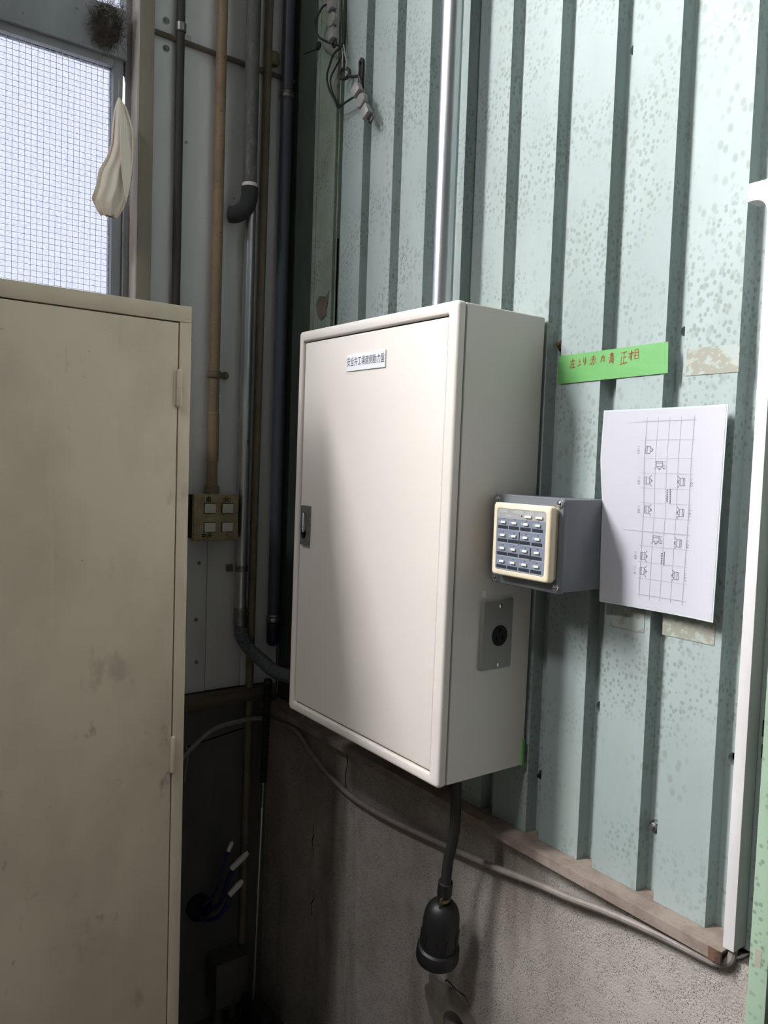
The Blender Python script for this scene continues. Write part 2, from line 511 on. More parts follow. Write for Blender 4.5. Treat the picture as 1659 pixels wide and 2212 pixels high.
# ceiling with a roof light
cm = MB()
cm.box(-.3, ROOF[0], HY, .3, HZ, HZ + .1).box(ROOF[1], HX, HY, .3, HZ, HZ + .1)
cm.box(ROOF[0], ROOF[1], HY, ROOF[2], HZ, HZ + .1).box(ROOF[0], ROOF[1], ROOF[3], .3, HZ, HZ + .1)
tag(cm.build('ceiling', 'hall', smooth=False), kind='structure')
w2 = root('window_2', (ROOF[0], ROOF[2], HZ), kind='structure')
MB().box(ROOF[0], ROOF[1], ROOF[2], ROOF[3], HZ + .06, HZ + .065).build('pane', 'clear_glass', w2, smooth=False)
fm = MB()
for i in range(4):
    x = ROOF[0] + (ROOF[1] - ROOF[0]) * i / 3
    fm.box(x - .02, x + .02, ROOF[2], ROOF[3], HZ + .02, HZ + .06)
fm.build('glazing_bar', 'alu', w2, smooth=False)
tag(MB().box(HX, HX + .1, HY, .3, 0, HZ).build('wall_front', 'hall', smooth=False), kind='structure')
tag(MB().box(-.3, HX, HY - .1, HY, 0, HZ).build('wall_back', 'hall', smooth=False), kind='structure')

# ---- green corrugated wall (plane y = 0, ridges towards the room)
wr = root('wall_right', (0, 0, 0), kind='structure')
PITCH, RW, DEP = .1185, .0865, .024
RIGHT0 = .9612                      # right edge of one ridge
ZB, ZTOP = .853, HZ
HOLES = {  # ridge index -> holes in the trough to its right: (x, z, radius)
    1: [(1.0955, 2.184, .0085)], 2: [(1.2115, 1.7258, .0075)], 3: [(1.329, 1.1037, .0095)]}
HOLES.setdefault(1, []).append((1.0945, 1.116, .010))


def trough(mb, x0, x1, holes):
    """back of a trough with round holes punched in it"""
    z = ZB
    for hx, hz, r in sorted(holes, key=lambda h: h[1]):
        za, zb = hz - .0155, hz + .0155
        mb.add([(x0, DEP, z), (x1, DEP, z), (x1, DEP, za), (x0, DEP, za)], [(0, 1, 2, 3)])
        n = 16
        hx = (x0 + x1) / 2
        sq, ci, bk = [], [], []
        for i in range(n):
            a = 2 * PI * i / n
            c, s_ = math.cos(a), math.sin(a)
            k = 1 / max(abs(c), abs(s_))
            sq.append((hx + c * k * (x1 - x0) / 2, DEP, hz + s_ * k * .0155))
            ci.append((hx + c * r, DEP, hz + s_ * r))
            bk.append((hx + c * r, DEP + .012, hz + s_ * r))
        mb.loft([sq, ci, bk], cap=False)
        z = zb
    mb.add([(x0, DEP, z), (x1, DEP, z), (x1, DEP, ZTOP), (x0, DEP, ZTOP)], [(0, 1, 2, 3)])


def sheet(i0, i1, m, name='siding_sheet', lead=True):
    mb = MB()
    for i in range(i0, i1 + 1):
        xr = RIGHT0 + i * PITCH
        xl = xr - RW
        sl = .003
        mb.add([(xl, 0, ZB), (xr, 0, ZB), (xr, 0, ZTOP), (xl, 0, ZTOP)], [(0, 1, 2, 3)])
        mb.add([(xr, 0, ZB), (xr + sl, DEP, ZB), (xr + sl, DEP, ZTOP), (xr, 0, ZTOP)], [(0, 1, 2, 3)])
        xn = xr + PITCH - RW
        trough(mb, xr + sl, xn - sl, HOLES.get(i, []))
        mb.add([(xn - sl, DEP, ZB), (xn, 0, ZB), (xn, 0, ZTOP), (xn - sl, DEP, ZTOP)], [(0, 1, 2, 3)])
    b = mb.build(name, m, wr, smooth=False, fix=False)
    return b


sheet(-6, -6, 'green_old')
sheet(-5, -2, 'green')
sheet(-1, 3, 'green')
sheet(4, 5, 'green')
# flat corner sheet, its dark colour part dirt and part painted shade, its folded edge and the dark gap of the lap
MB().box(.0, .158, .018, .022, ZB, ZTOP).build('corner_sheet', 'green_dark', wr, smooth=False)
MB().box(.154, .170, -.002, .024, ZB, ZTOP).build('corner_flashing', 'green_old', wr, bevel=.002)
MB().box(.272, .2745, -.0012, .002, ZB, 2.05).build('lap_gap', 'void', wr, smooth=False)
MB().box(.2685, .272, -.0035, .001, ZB, ZTOP).build('sheet_edge', 'green_old', wr, smooth=False)
tp = [(.181, 1.905), (.196, 1.925), (.228, 1.918), (.243, 1.932), (.236, 1.90), (.229, 1.872), (.208, 1.862), (.19, 1.876)]
MB().prism([(x, -.0008, z) for x, z in tp], (0, -.0006, 0)).build('torn_patch', 'wood', wr, smooth=False)
for (z0, z1, x0, x1) in [(1.157, 1.180, 1.3835, 1.3925), (1.128, 1.146, 1.384, 1.3905)]:
    MB().box(x0, x1, -.0008, -.0002, z0, z1).build('sticker_remnant', 'black_matt', wr, smooth=False)
# backing behind the sheets
MB().box(-.3, 1.46, .045, .12, 0, HZ).build('backing', 'void', wr, smooth=False)
# tape residue beside and below the sheet of paper
for (x0, x1, z0, z1) in [(1.124, 1.188, 1.262, 1.2975), (1.2205, 1.306, 1.266, 1.300), (1.236, 1.318, 1.655, 1.694)]:
    MB().box(x0, x1, -.0009, -.0003, z0, z1).build('tape_residue', 'rubbed', wr, smooth=False)


def bolt(x, z, m, hexa=True):
    mb = MB()
    mb.cyl((x, DEP, z), (x, DEP - .003, z), .0105, n=20)
    mb.lathe((x, DEP - .003, z), (0, -1, .15), [(0, .0068), (.007, .0068), (.008, .0055)], 6)
    mb.lathe((x, DEP - .010, z + .001), (0, -1, .15), [(0, .0034), (.006, .0034)], 10)
    return mb.build('bolt', m, wr, ang=25)


bolt(.9785, .960, 'black'); bolt(1.2135, .958, 'steel_dull'); bolt(.9770, 1.7267, 'rust')
# plain wall beyond the steel post
tag(MB().box(1.62, HX, .02, .12, 0, HZ).build('wall_right_far', 'hall', smooth=False), kind='structure')
MB().box(1.44, 1.66, .10, .16, 0, HZ).build('backing', 'void', wr, smooth=False)

# concrete plinth under it
wb = root('wall_right_base', (0, 0, 0), kind='structure')
mb = MB()
# face with a punched round hole at (hx, hz)
hx, hz, hr = .815, .395, .036
X0, X1, Z1c = -.05, 1.402, .838
yc = -.014
n = 28
sq, ci, bk = [], [], []
for i in range(n):
    a = 2 * PI * (i + .5) / n
    c, s_ = math.cos(a), math.sin(a)
    k = 1 / max(abs(c), abs(s_))
    sq.append((hx + c * k * .1, yc, hz + s_ * k * .1)); ci.append((hx + c * hr, yc, hz + s_ * hr)); bk.append((hx + c * hr, yc + .05, hz + s_ * hr))
mb.loft([sq, ci, bk], cap=False)
for (a, b, c, d) in [(X0, hx - .1, 0, Z1c), (hx + .1, X1, 0, Z1c), (hx - .1, hx + .1, 0, hz - .1), (hx - .1, hx + .1, hz + .1, Z1c)]:
    mb.add([(a, yc, c), (b, yc, c), (b, yc, d), (a, yc, d)], [(0, 1, 2, 3)])
mb.add([(X0, yc, Z1c), (X1, yc, Z1c), (X1, .045, Z1c), (X0, .045, Z1c)], [(0, 1, 2, 3)])
mb.add([(X1, yc, 0), (X1, .045, 0), (X1, .045, Z1c), (X1, yc, Z1c)], [(0, 1, 2, 3)])
mb.build('plinth', 'concrete', wb, smooth=False, fix=False)
MB().box(.7, .9, .037, .042, .3, .5).build('hole_back', 'void', wb, smooth=False)
# smooth mortar patch with a ragged rim round the hole
rim = []
for i in range(36):
    a = 2 * PI * i / 36
    r = .083 + .014 * math.sin(3 * a + .6) + random.uniform(-.007, .007)
    rim.append((hx - .012 + math.cos(a) * r * .98, yc, hz + .004 + math.sin(a) * r * 1.02))
inn = [(hx + math.cos(2 * PI * i / 36) * hr, yc, hz + math.sin(2 * PI * i / 36) * hr) for i in range(36)]
mb = MB()
mb.loft([rim, [(x, y - .004, z) for x, y, z in [((px - hx) * .95 + hx, py, (pz - hz) * .95 + hz) for px, py, pz in rim]], [(x, y - .003, z) for x, y, z in inn], [(x, y + .004, z) for x, y, z in inn]], cap=False)
mb.build('mortar_patch', 'mortar', wb)
ck = MB()
for path in ([(.735, .455), (.752, .470), (.768, .462), (.783, .481), (.812, .476), (.838, .478), (.862, .452), (.874, .425), (.889, .39)],
             [(.402, .852), (.405, .80), (.398, .77), (.403, .735)], [(.26, .60), (.265, .57), (.258, .555), (.266, .53), (.262, .51)], [(.27, .43), (.275, .41), (.262, .39), (.268, .36)]):
    for (a, b), (c, d) in zip(path, path[1:]):
        line_mb(ck, (a, yc - .0003, b), (c, yc - .0003, d), (0, -1, 0), random.uniform(.0012, .003))
ck.build('crack', 'void', wb, smooth=False)

# dusty steel sill on the plinth
mb = MB()
mb.box(-.02, 1.3635, -.036, .03, .849, .8525)
mb.box(-.02, 1.3635, -.036, -.0325, .836, .849)
tag(mb.build('trim_1', 'sill', smooth=False), kind='structure')
MB().box(1.345, 1.364, -.0366, -.0355, .8355, .853).build('rust_patch', 'rust', bpy.data.objects['trim_1'], smooth=False)

# ---- grey end wall (plane x = 0)
wl = root('wall_left', (0, 0, 0), kind='structure')
for (y0, y1, dx) in [(-.372, -.3035, 0), (-.3005, -.1985, .0), (-.1965, -.0975, -.003), (-.0955, -.012, 0)]:
    MB().box(-.02, dx, y0, y1, .899, HZ).build('panel', 'grey_wall', wl, bevel=.002)
MB().box(-.02, .001, -.0115, .036, .80, HZ).build('edge_strip', 'grey_wall', wl, bevel=.0015)
MB().box(.0008, .003, .012, .0145, .80, HZ).build('edge_seam', 'void', wl, smooth=False)
for (y0, y1, z0, z1) in [(WIN_Y1, .3, 0, WIN_Z1), (HY, WIN_Y0, 0, WIN_Z1), (WIN_Y0, WIN_Y1, 0, WIN_Z0),
                         (HY, .3, WIN_Z1, HW[2]), (HY, .3, HW[3], HZ), (HW[1], .3, HW[2], HW[3]), (HY, HW[0], HW[2], HW[3])]:
    MB().box(-.12, -.02, y0, y1, z0, z1).build('wall_core', 'hall', wl, smooth=False)
for (y0, y1, z0, z1) in [(HY, WIN_Y0 - .035, .899, WIN_Z1 + .035), (WIN_Y0 - .035, -.372, .899, WIN_Z0 - .05), (HY, -.372, WIN_Z1 + .035, HW[2]),
                         (HY, -.372, HW[3], HZ), (HW[1], -.372, HW[2], HW[3]), (HY, HW[0], HW[2], HW[3])]:
    MB().box(-.02, 0, y0, y1, z0, z1).build('panel', 'grey_wall', wl, smooth=False)
# sooty concrete below
bl = MB()
bl.box(-.12, .006, HY, .05, 0, .862)
tag(bl.build('wall_left_base', 'concrete_dark', smooth=False), kind='structure')
ck = MB()
for (a, b), (c, d) in zip([(-.25, .815), (-.2, .822), (-.15, .829), (-.1, .836), (-.07, .838)], [(-.2, .822), (-.15, .829), (-.1, .836), (-.07, .838), (-.06, .8385)]):
    line_mb(ck, (.0065, a, b - .055), (.0065, c, d - .055), (1, 0, 0), .0035)
ck.build('crack', 'void', bpy.data.objects['wall_left_base'], smooth=False)
tag(MB().box(.0, .028, -1.2, .0, .860, .897).build('trim_2', 'wood', bevel=.002), kind='structure')
# horizontal rod across the panels, rivets and screws
tag(MB().cyl((.006, -.370, 2.519), (.006, .03, 2.516), .0065, n=10).build('trim_3', 'wood'), kind='structure')
for (y, z) in [(-.3326, 2.556), (-.3315, 2.4917)]:
    o = MB().lathe((0, y, z), (1, 0, 0), [(0, .0085), (.0015, .0085), (.002, .006), (.0012, .0045), (.003, .004), (.004, .002)], 18).build('rivet', 'steel_dull', wl)
for (y, z) in [(-.221, 1.2391), (-.2268, 1.0921), (-.2232, .9797)]:
    MB().lathe((0, y, z), (1, 0, 0), [(0, .005), (.002, .0048), (.0035, .003)], 14).build('screw', 'steel_dull', wl)

# ---- window in the end wall
win = root('window_1', (0, (WIN_Y0 + WIN_Y1) / 2, WIN_Z0), kind='structure')
mb = MB()   # casing round the opening
mb.box(-.02, .03, -.4055, -.3705, WIN_Z0 - .035, WIN_Z1 + .035).box(-.02, .03, WIN_Y0 - .035, WIN_Y0, WIN_Z0 - .035, WIN_Z1 + .035)
mb.build('casing', 'casing', win, bevel=.002)
MB().box(-.02, .03, WIN_Y0, -.4055, WIN_Z1, WIN_Z1 + .035).build('casing_head', 'casing', win, bevel=.002)
MB().box(-.02, .06, WIN_Y0 - .035, -.3705, WIN_Z0 - .05, WIN_Z0 - .03).build('window_sill', 'casing', win, bevel=.002)
MB().box(-.06, .0285, -.4095, -.4056, WIN_Z0, WIN_Z1).build('reveal', 'lit_jamb', win, smooth=False)
mb = MB()   # outer aluminium frame
mb.box(-.06, -.015, -.424, -.4095, WIN_Z0, WIN_Z1)
mb.box(-.06, -.015, WIN_Y0, WIN_Y0 + .02, WIN_Z0, WIN_Z1)
mb.box(-.06, -.015, WIN_Y0 + .02, -.424, WIN_Z1 - .02, WIN_Z1)
mb.box(-.06, -.015, WIN_Y0 + .02, -.424, WIN_Z0, WIN_Z0 + .02)
mb.build('window_frame', 'alu', win, bevel=.0015)
MB().box(-.06, -.004, WIN_Y0 + .02, -.424, 2.440, 2.548).build('transom', 'alu', win, bevel=.002)
MB().box(-.04, -.001, WIN_Y0 + .02, -.424, 2.437, 2.4405).build('transom_lip', 'alu', win, bevel=.001)
sash = MB()
sash.box(-.045, -.012, -.4525, -.4300, WIN_Z0 + .02, 2.437).box(-.045, -.012, -1.18, -1.155, WIN_Z0 + .02, 2.437)
sash.box(-.045, -.012, -1.155, -.4525, 2.418, 2.437).box(-.045, -.012, -1.155, -.4525, WIN_Z0 + .02, WIN_Z0 + .05)
sash.box(-.045, -.022, -.4300, -.4238, WIN_Z0 + .02, 2.335).box(-.045, -.022, -.4300, -.4238, 2.405, 2.437)
s1 = sash.build('sash', 'alu', win, bevel=.0015)
MB().box(-.033, -.029, -1.155, -.4525, WIN_Z0 + .05, 2.418).build('pane', 'wired_glass', s1, smooth=False)
wm = MB()
gp = .0131
z = WIN_Z0 + .05
while z < 2.418:
    wm.box(-.0289, -.0283, -1.155, -.4525, z, z + .0008); z += gp
y = -.4525 - .006
while y > -1.155:
    wm.box(-.0289, -.0283, y, y + .0008, WIN_Z0 + .05, 2.418); y -= gp
tag(wm.build('wire_mesh', 'glass_wire', s1, smooth=False), kind='stuff')
s2 = MB().box(-.058, -.046, -1.20, -1.17, WIN_Z0 + .02, 2.437).box(-.058, -.046, WIN_Y0 + .02, WIN_Y0 + .045, WIN_Z0 + .02, 2.437).build('sash', 'alu', win, smooth=False)
MB().box(-.054, -.050, WIN_Y0 + .045, -1.20, WIN_Z0 + .02, 2.437).build('pane', 'wired_glass', s2, smooth=False)
MB().box(-.04, -.037, WIN_Y0 + .02, -.424, 2.548, WIN_Z1 - .02).build('pane', 'wired_glass', win, smooth=False)
MB().box(-.05, -.03, -1.19, -1.165, 2.548, WIN_Z1 - .02).build('mullion', 'alu', win, smooth=False)
MB().cyl((-.006, -.4275, 2.10), (-.006, -.4285, WIN_Z0 + .05), .0022, n=8).build('pull_rod', 'chrome', win)

w3 = root('window_3', (0, (HW[0] + HW[1]) / 2, HW[2]), kind='structure')
fm = MB()
for i in range(4):
    y = HW[0] + (HW[1] - HW[0]) * i / 3
    fm.box(-.07, -.03, y - .015, y + .015, HW[2], HW[3])
fm.box(-.07, -.03, HW[0], HW[1], HW[2], HW[2] + .03).box(-.07, -.03, HW[0], HW[1], HW[3] - .03, HW[3])
fm.build('window_frame', 'alu', w3, smooth=False)
for i in range(3):
    y = HW[0] + (HW[1] - HW[0]) * i / 3
    MB().box(-.052, -.048, y + .015, y + (HW[1] - HW[0]) / 3 - .015, HW[2] + .03, HW[3] - .03).build('pane', 'clear_glass', w3, smooth=False)

# ================================================================== THINGS
# ---- cream power cabinet on the green wall
BX0, BX1, BY0, BY1, BZ0, BZ1 = .456, .956, -.006, -.190, .977, 1.778
cab = root('power_cabinet', ((BX0 + BX1) / 2, 0, BZ0), 'large cream steel power cabinet mounted on the green corrugated wall', 'cabinet', rot=(0, math.radians(.38), 0))
MB().box(BX0 + .001, BX1 - .001, BY1, BY0, BZ0 + .002, BZ1 - .002).build('body', 'cream', cab, bevel=.004, seg=3)
MB().box(BX0 + .006, BX1 - .006, BY1 - .003, BY1 + .002, BZ0 + .006, BZ1 - .006).build('gap_shade_plate', 'void', cab, smooth=False)  # black plate that paints shade into the gap round the door
F0, F1 = BY1 - .003, BY1 - .0185        # back and front of the frame
ix0, ix1, iz0, iz1 = BX0 + .0175, BX1 - .0245, BZ0 + .019, BZ1 - .0215
R8 = [(BX0, BZ0), (BX1, BZ0), (BX1, BZ1), (BX0, BZ1)]
IN = [(ix0, iz0), (ix1, iz0), (ix1, iz1), (ix0, iz1)]


def rrect(x0, x1, z0, z1, r, n=5):
    P = []
    for cx, cz, a0 in [(x1 - r, z1 - r, 0), (x0 + r, z1 - r, 90), (x0 + r, z0 + r, 180), (x1 - r, z0 + r, 270)]:
        for i in range(n + 1):
            a = math.radians(a0 + 90 * i / n)
            P.append((cx + r * math.cos(a), cz + r * math.sin(a)))
    return P


def ring_at(x0, x1, z0, z1, r, y):
    return [(x, y, z) for x, z in rrect(x0, x1, z0, z1, r)]


mb = MB()
rr = [(0, F0 + .001, .006)]
rings = [ring_at(BX0 + .0005, BX1 - .0005, BZ0 + .0005, BZ1 - .0005, .007, F0)]
for t in range(5):
    a = PI / 2 * t / 4
    o_ = .006 * (1 - math.cos(a)); rings.append(ring_at(BX0 + o_, BX1 - o_, BZ0 + o_, BZ1 - o_, .007, F1 + .006 - .006 * math.sin(a)))
for o_, y in [(.0035, F1), (.001, F1 + .0012), (0, F1 + .005), (0, F1 + .012)]:
    rings.append(ring_at(ix0 - o_, ix1 + o_, iz0 - o_, iz1 + o_, .003, y))
mb.loft(rings, cap=False)
mb.build('front_frame', 'cream', cab, ang=50)
dr = MB()
g = .0029
rings = [ring_at(ix0 + g, ix1 - g, iz0 + g, iz1 - g, .0025, F1 + .012), ring_at(ix0 + g, ix1 - g, iz0 + g, iz1 - g, .0025, F1 + .006),
         ring_at(ix0 + g + .001, ix1 - g - .001, iz0 + g + .001, iz1 - g - .001, .0025, F1 + .0045), ring_at(ix0 + g + .003, ix1 - g - .003, iz0 + g + .003, iz1 - g - .003, .0025, F1 + .004)]
dr.loft(rings)
YD = F1 + .004
door = dr.build('door', 'cream', cab, ang=50)
# recessed handle
hx0, hx1, hz0, hz1 = .4875, .5195, 1.3355, 1.4175
hp = MB()
hxm, hzm = (hx0 + hx1) / 2 - .0025, (hz0 + hz1) / 2
orr = rrect(hx0, hx1, hz0, hz1, .0015)
orr = rrect(hx0, hx1, hz0, hz1, .0012)
slot = rrect(hxm - .0095, hxm + .0095, hzm - .0285, hzm + .0285, .0094)
hp.loft([[(x, YD, z) for x, z in orr], [(x, YD - .0055, z) for x, z in orr], [(x, YD - .0065, z) for x, z in rrect(hx0 + .001, hx1 - .001, hz0 + .001, hz1 - .001, .0012)],
         [(x, YD - .0065, z) for x, z in slot], [(x, YD - .0012, z) for x, z in slot]])
hd = hp.build('handle', 'steel_dull', door, ang=40)
hd['label'] = 'flush metal swing handle'
MB().prism([(x, YD - .0008, z) for x, z in rrect(hxm - .0085, hxm + .0085, hzm - .0275, hzm - .013, .006)], (0, -.0006, 0)).build('finger_well', 'void', door, smooth=False)
MB().prism([(x, YD - .002, z) for x, z in rrect(hxm - .0078, hxm + .0078, hzm - .0145, hzm + .0270, .0074)], (0, -.0052, 0)).build('handle_lever', 'chrome', door, bevel=.0014)
MB().lathe((hxm - .0005, YD - .007, hzm - .006), (0, -1, 0), [(0, .0052), (.0012, .005), (.0014, .0035), (.0006, .003)], 16).build('key_lock', 'chrome', door)
# name plate with engraved words
np_ = MB().box(.6365, .7605, YD - .0022, YD, 1.6845, 1.7155).build('name_plate', 'plate', door, bevel=.0004)
text_mb('安全弁工場南側動力盤', .0122, (.6980, YD - .0025, 1.7005), (1, 0, 0), (0, 0, 1.5)).build('name_plate_lettering', 'ink', door, smooth=False, fix=False)
# side outlet
XS = BX1 - .001
op = MB()
opr = lambda o, x: [(x, y, z) for y, z in rrect(-.1305 + o, -.0585 - o, 1.1675 + o, 1.2885 - o, .003)]
op.loft([opr(0, XS), opr(0, XS + .006), opr(.002, XS + .0085)])
ou = op.build('outlet_plate', 'outlet', cab, ang=40)
MB().lathe((XS + .0086, -.0905, 1.2255), (1, 0, 0), [(-.001, .0182), (.0006, .0182), (.0006, .0172), (.0003, .017)], 32).build('socket', 'black_matt', ou)
for a in (90, 210, 330):
    y, z = -.0905 + .0085 * math.cos(math.radians(a)), 1.2255 + .0085 * math.sin(math.radians(a))
    MB().box(XS + .0088, XS + .0094, y - .001, y + .001, z - .003, z + .003).build('socket_slot', 'void', ou, smooth=False)
for z in (1.2774, 1.1751):
    MB().lathe((XS + .0085, -.0915, z), (1, 0, 0), [(0, .0042), (.0012, .004), (.002, .0025)], 14).build('screw', 'chrome', ou)
st = MB().box(XS, XS + .0004, -.127, -.1185, 1.293, 1.303).build('number_sticker', 'plate', cab, smooth=False)
text_mb('1', .006, (XS + .0006, -.1227, 1.298), (0, 1, 0), (0, 0, 1)).build('sticker_lettering', 'ink', st, smooth=False, fix=False)
MB().box(XS - .002, XS + .004, BY0 - .008, BY0 - .003, BZ0 + .003, BZ0 + .05).build('tape_scrap', 'tape', cab, smooth=False)

# silver conduit rising from the cabinet top
cr = root('steel_conduit', (.742, -.06, 1.778), 'shiny steel conduit rising from the top of the cream cabinet', 'conduit')
MB().cyl((.744, -.062, 1.775), (.744, -.058, HZ), .0208, n=32).build('tube', 'steel', cr)
MB().lathe((.744, -.062, 1.772), (0, 0, 1), [(0, .027), (.007, .027), (.009, .0235), (.012, .022)], 24).build('locknut', 'steel_dull', cr)
MB().box(.7245, .7635, -.062, 0, 3.1, 3.125).build('saddle', 'steel_dull', cr, bevel=.002)

# flexible hose with connector from the wall conduit into the cabinet's far side
sc = root('steel_conduit_pipe', (.03, -.11, 1.07), 'bright steel conduit beside the beige pipe, ending in grey flexible hose', 'conduit')
MB().cyl((.024, -.1120, 1.115), (.024, -.1060, HZ), .0148, n=28).build('tube', 'steel', sc)
MB().lathe((.024, -.1120, 1.070), (0, 0, 1), [(0, .0165), (.001, .0178), (.046, .0178), (.048, .0165)], 24).build('connector', 'steel_dull', sc)
MB().cyl((.041, -.104, 1.105), (.049, -.102, 1.105), .003, n=8).build('connector_screw', 'steel_dull', sc)
hb = MB()
P = crom([(.024, -.1120, 1.075), (.026, -.108, 1.045), (.036, -.094, 1.012), (.075, -.072, .982), (.15, -.07, .968), (.27, -.08, .985), (.38, -.09, 1.01), (.448, -.095, 1.022)], 16)
hb.tube(P, lambda t: .0172 + .0009 * math.sin(t * 420), 20, smooth=False)
hb.build('flexible_hose', 'flex', sc)
MB().lathe((.4545, -.095, 1.022), (-1, 0, 0), [(0, .024), (.012, .024), (.014, .02), (.022, .02)], 20).build('hose_fitting', 'steel_dull', sc)
cl = MB()
cl.box(0, .003, -.146, -.127, 1.213, 1.232).box(0, .003, -.093, -.083, 1.213, 1.232)
cl.lathe((.0235, -.1115, 1.2145), (0, 0, 1), [(0, .0155), (.003, .0166), (.008, .0158), (.013, .0166), (.016, .0155)], 24)
cl.box(.003, .006, -.141, -.128, 1.2155, 1.2295)
cl.build('pipe_clamp', 'steel_dull', sc, ang=30)
ar = MB()
line_mb(ar, (.0392, -.1095, 1.545), (.0392, -.1095, 1.562), (1, 0, 0), .0012)
line_mb(ar, (.0392, -.1095, 1.562), (.0388, -.1125, 1.557), (1, 0, 0), .0012)
line_mb(ar, (.0392, -.1095, 1.562), (.0388, -.1065, 1.557), (1, 0, 0), .0012)
ar.build('arrow_mark', 'marker', sc, smooth=False)

# other pipes on the end wall
def pipe(name, label, m, y0, y1, z0, z1, r, x, extra=None):
    o = root(name, (x, y0, z0), label, 'pipe')
    MB().cyl((x, y0, z0), (x, y1, z1), r, n=24).build('tube', m, o)
    if extra:
        extra(o)
    return o


def dark_extra(o):
    m = MB()
    m.lathe((.014, -.3013, 2.534), (0, 0, 1), [(0, .0112), (.002, .0132), (.020, .0132), (.022, .0112)], 18)
    m.box(.0, .004, -.290, -.270, 2.520, 2.540)
    m.build('saddle_clamp', 'steel_dull', o)


pipe('vinyl_pipe', 'thin dark brown vinyl pipe nearest the window casing', 'dark_bar', -.3013, -.3013, 1.0, HZ, .0105, .0125, dark_extra)


def beige_extra(o):
    m = MB()
    m.lathe((.022, -.1995, 1.712), (0, 0, 1), [(0, .0135), (.003, .0165), (.008, .0175), (.014, .0155), (.020, .0160), (.023, .0135)], 24)
    m.box(.004, .010, -.186, -.172, 1.716, 1.732)
    m.lathe((.008, -.1645, 1.724), (1, 0, 0), [(0, .0105), (.004, .0105)], 20)
    c = m.build('pipe_clamp', 'thin_pipe', o)
    MB().lathe((.012, -.1645, 1.724), (1, 0, 0), [(0, .006), (.004, .006), (.005, .004)], 6).build('clamp_bolt', 'thin_pipe', o, ang=20)
    MB().lathe((.022, -.1995, 1.50), (0, 0, 1), [(0, .0150), (.125, .0150), (.127, .0135)], 24).build('coupling', 'beige_pipe', o)
    MB().lathe((.024, -.2000, 1.4205), (0, 0, 1), [(0, .0180), (.018, .0180), (.020, .0150)], 20).build('box_connector', 'thin_pipe', o)


pipe('beige_pipe', 'chipped beige pipe running down into the ivory switch box', 'beige_pipe', -.2000, -.1930, 1.421, HZ, .0135, .022, beige_extra)

gp_ = root('grey_drain_pipe', (.03, -.13, 2.15), 'thick weathered grey pipe with a foam elbow and white collar', 'pipe')
MB().cyl((.058, -.1305, 2.195), (.058, -.1375, HZ), .0172, n=26).build('tube', 'grey_pipe', gp_)
MB().lathe((.058, -.1305, 2.190), (0, 0, 1), [(0, .0188), (.002, .0196), (.013, .0192), (.015, .0180)], 24).build('collar', 'white_tape', gp_)
MB().tube([(.058, -.1305, 2.195), (.058, -.1310, 2.172), (.055, -.137, 2.148), (.046, -.150, 2.132), (.036, -.161, 2.127), (.028, -.168, 2.128)], .0212, 20, 8).build('foam_elbow', 'foam', gp_)


def thin_extra(o):
    for z in (2.535, ):
        MB().lathe((.0145, -.0485, z), (0, 0, 1), [(0, .0105), (.004, .0145), (.012, .0155), (.020, .0135), (.028, .0140), (.033, .0105)], 22).build('coupling', 'thin_pipe', o)
    MB().lathe((.0145, -.0640, .806), (0, 0, 1), [(0, .0115), (.008, .0118), (.010, .0108)], 18).build('cable_tie', 'cable', o)


pipe('slim_beige_pipe', 'slim dingy beige pipe running down to the box near the floor', 'thin_pipe', -.080, -.0470, .185, HZ, .0104, .0145, thin_extra)


def blue_extra(o):
    for z in (2.455, 1.070):
        m = MB()
        m.lathe((.026, -.0140, z), (0, 0, 1), [(0, .0160), (.003, .0200), (.009, .0205), (.012, .0185), (.018, .0200), (.022, .0160)], 24)
        m.box(.0, .008, .003, .020, z - .012, z + .012)
        m.build('pipe_clamp', 'steel_dull', o)
    MB().lathe((.026, -.0140, 1.006), (0, 0, 1), [(0, .008), (.004, .0145), (.012, .0175), (.064, .0180)], 22).build('end_cap', 'blue_cap', o)


pipe('blue_pipe', 'slate blue vinyl pipe in the corner with a navy end cap', 'blue_pipe', -.0140, -.0140, 1.065, HZ, .0160, .026, blue_extra)

# ---- ivory four-button switch box
sb = root('switch_box', (0, -.2, 1.302), 'grimy ivory switch box with four square buttons and black handwriting', 'switch box')
MB().box(0, .050, -.256, -.146, 1.306, 1.417).build('body', 'black_matt', sb, bevel=.002)
MB().box(.046, .060, -.2625, -.1415, 1.302, 1.4205).build('cover', 'ivory_box', sb, bevel=.0025)
MB().box(.0595, .0625, -.2545, -.1445, 1.3055, 1.4165).build('face', 'ivory_box', sb, bevel=.0012)
for (y, z) in [(-.2225, 1.3842), (-.1748, 1.3839), (-.2222, 1.3369), (-.1742, 1.3368)]:
    MB().box(.0625, .0630, y - .0160, y + .0160, z - .0130, z + .0130).build('button_gap', 'void', sb, smooth=False)
    MB().box(.0628, .0670, y - .0145, y + .0145, z - .0115, z + .0115).build('button', 'switch_key', sb, bevel=.0008)
hw = MB()
for k, y, z, w, h in [('minami', -.226, 1.4073, .0135, .0145), ('kita', -.1768, 1.4070, .0200, .0110), ('naka', -.2370, 1.3160, .0120, .0120), ('ou', -.2220, 1.3160, .0160, .0140)]:
    stroke_mb(MB(), KANJI[k], (.0628, y, z), (0, 1, 0), (0, 0, 1), (1, 0, 0), w, h, .0016).build('handwritten_character', 'marker', sb, smooth=False)

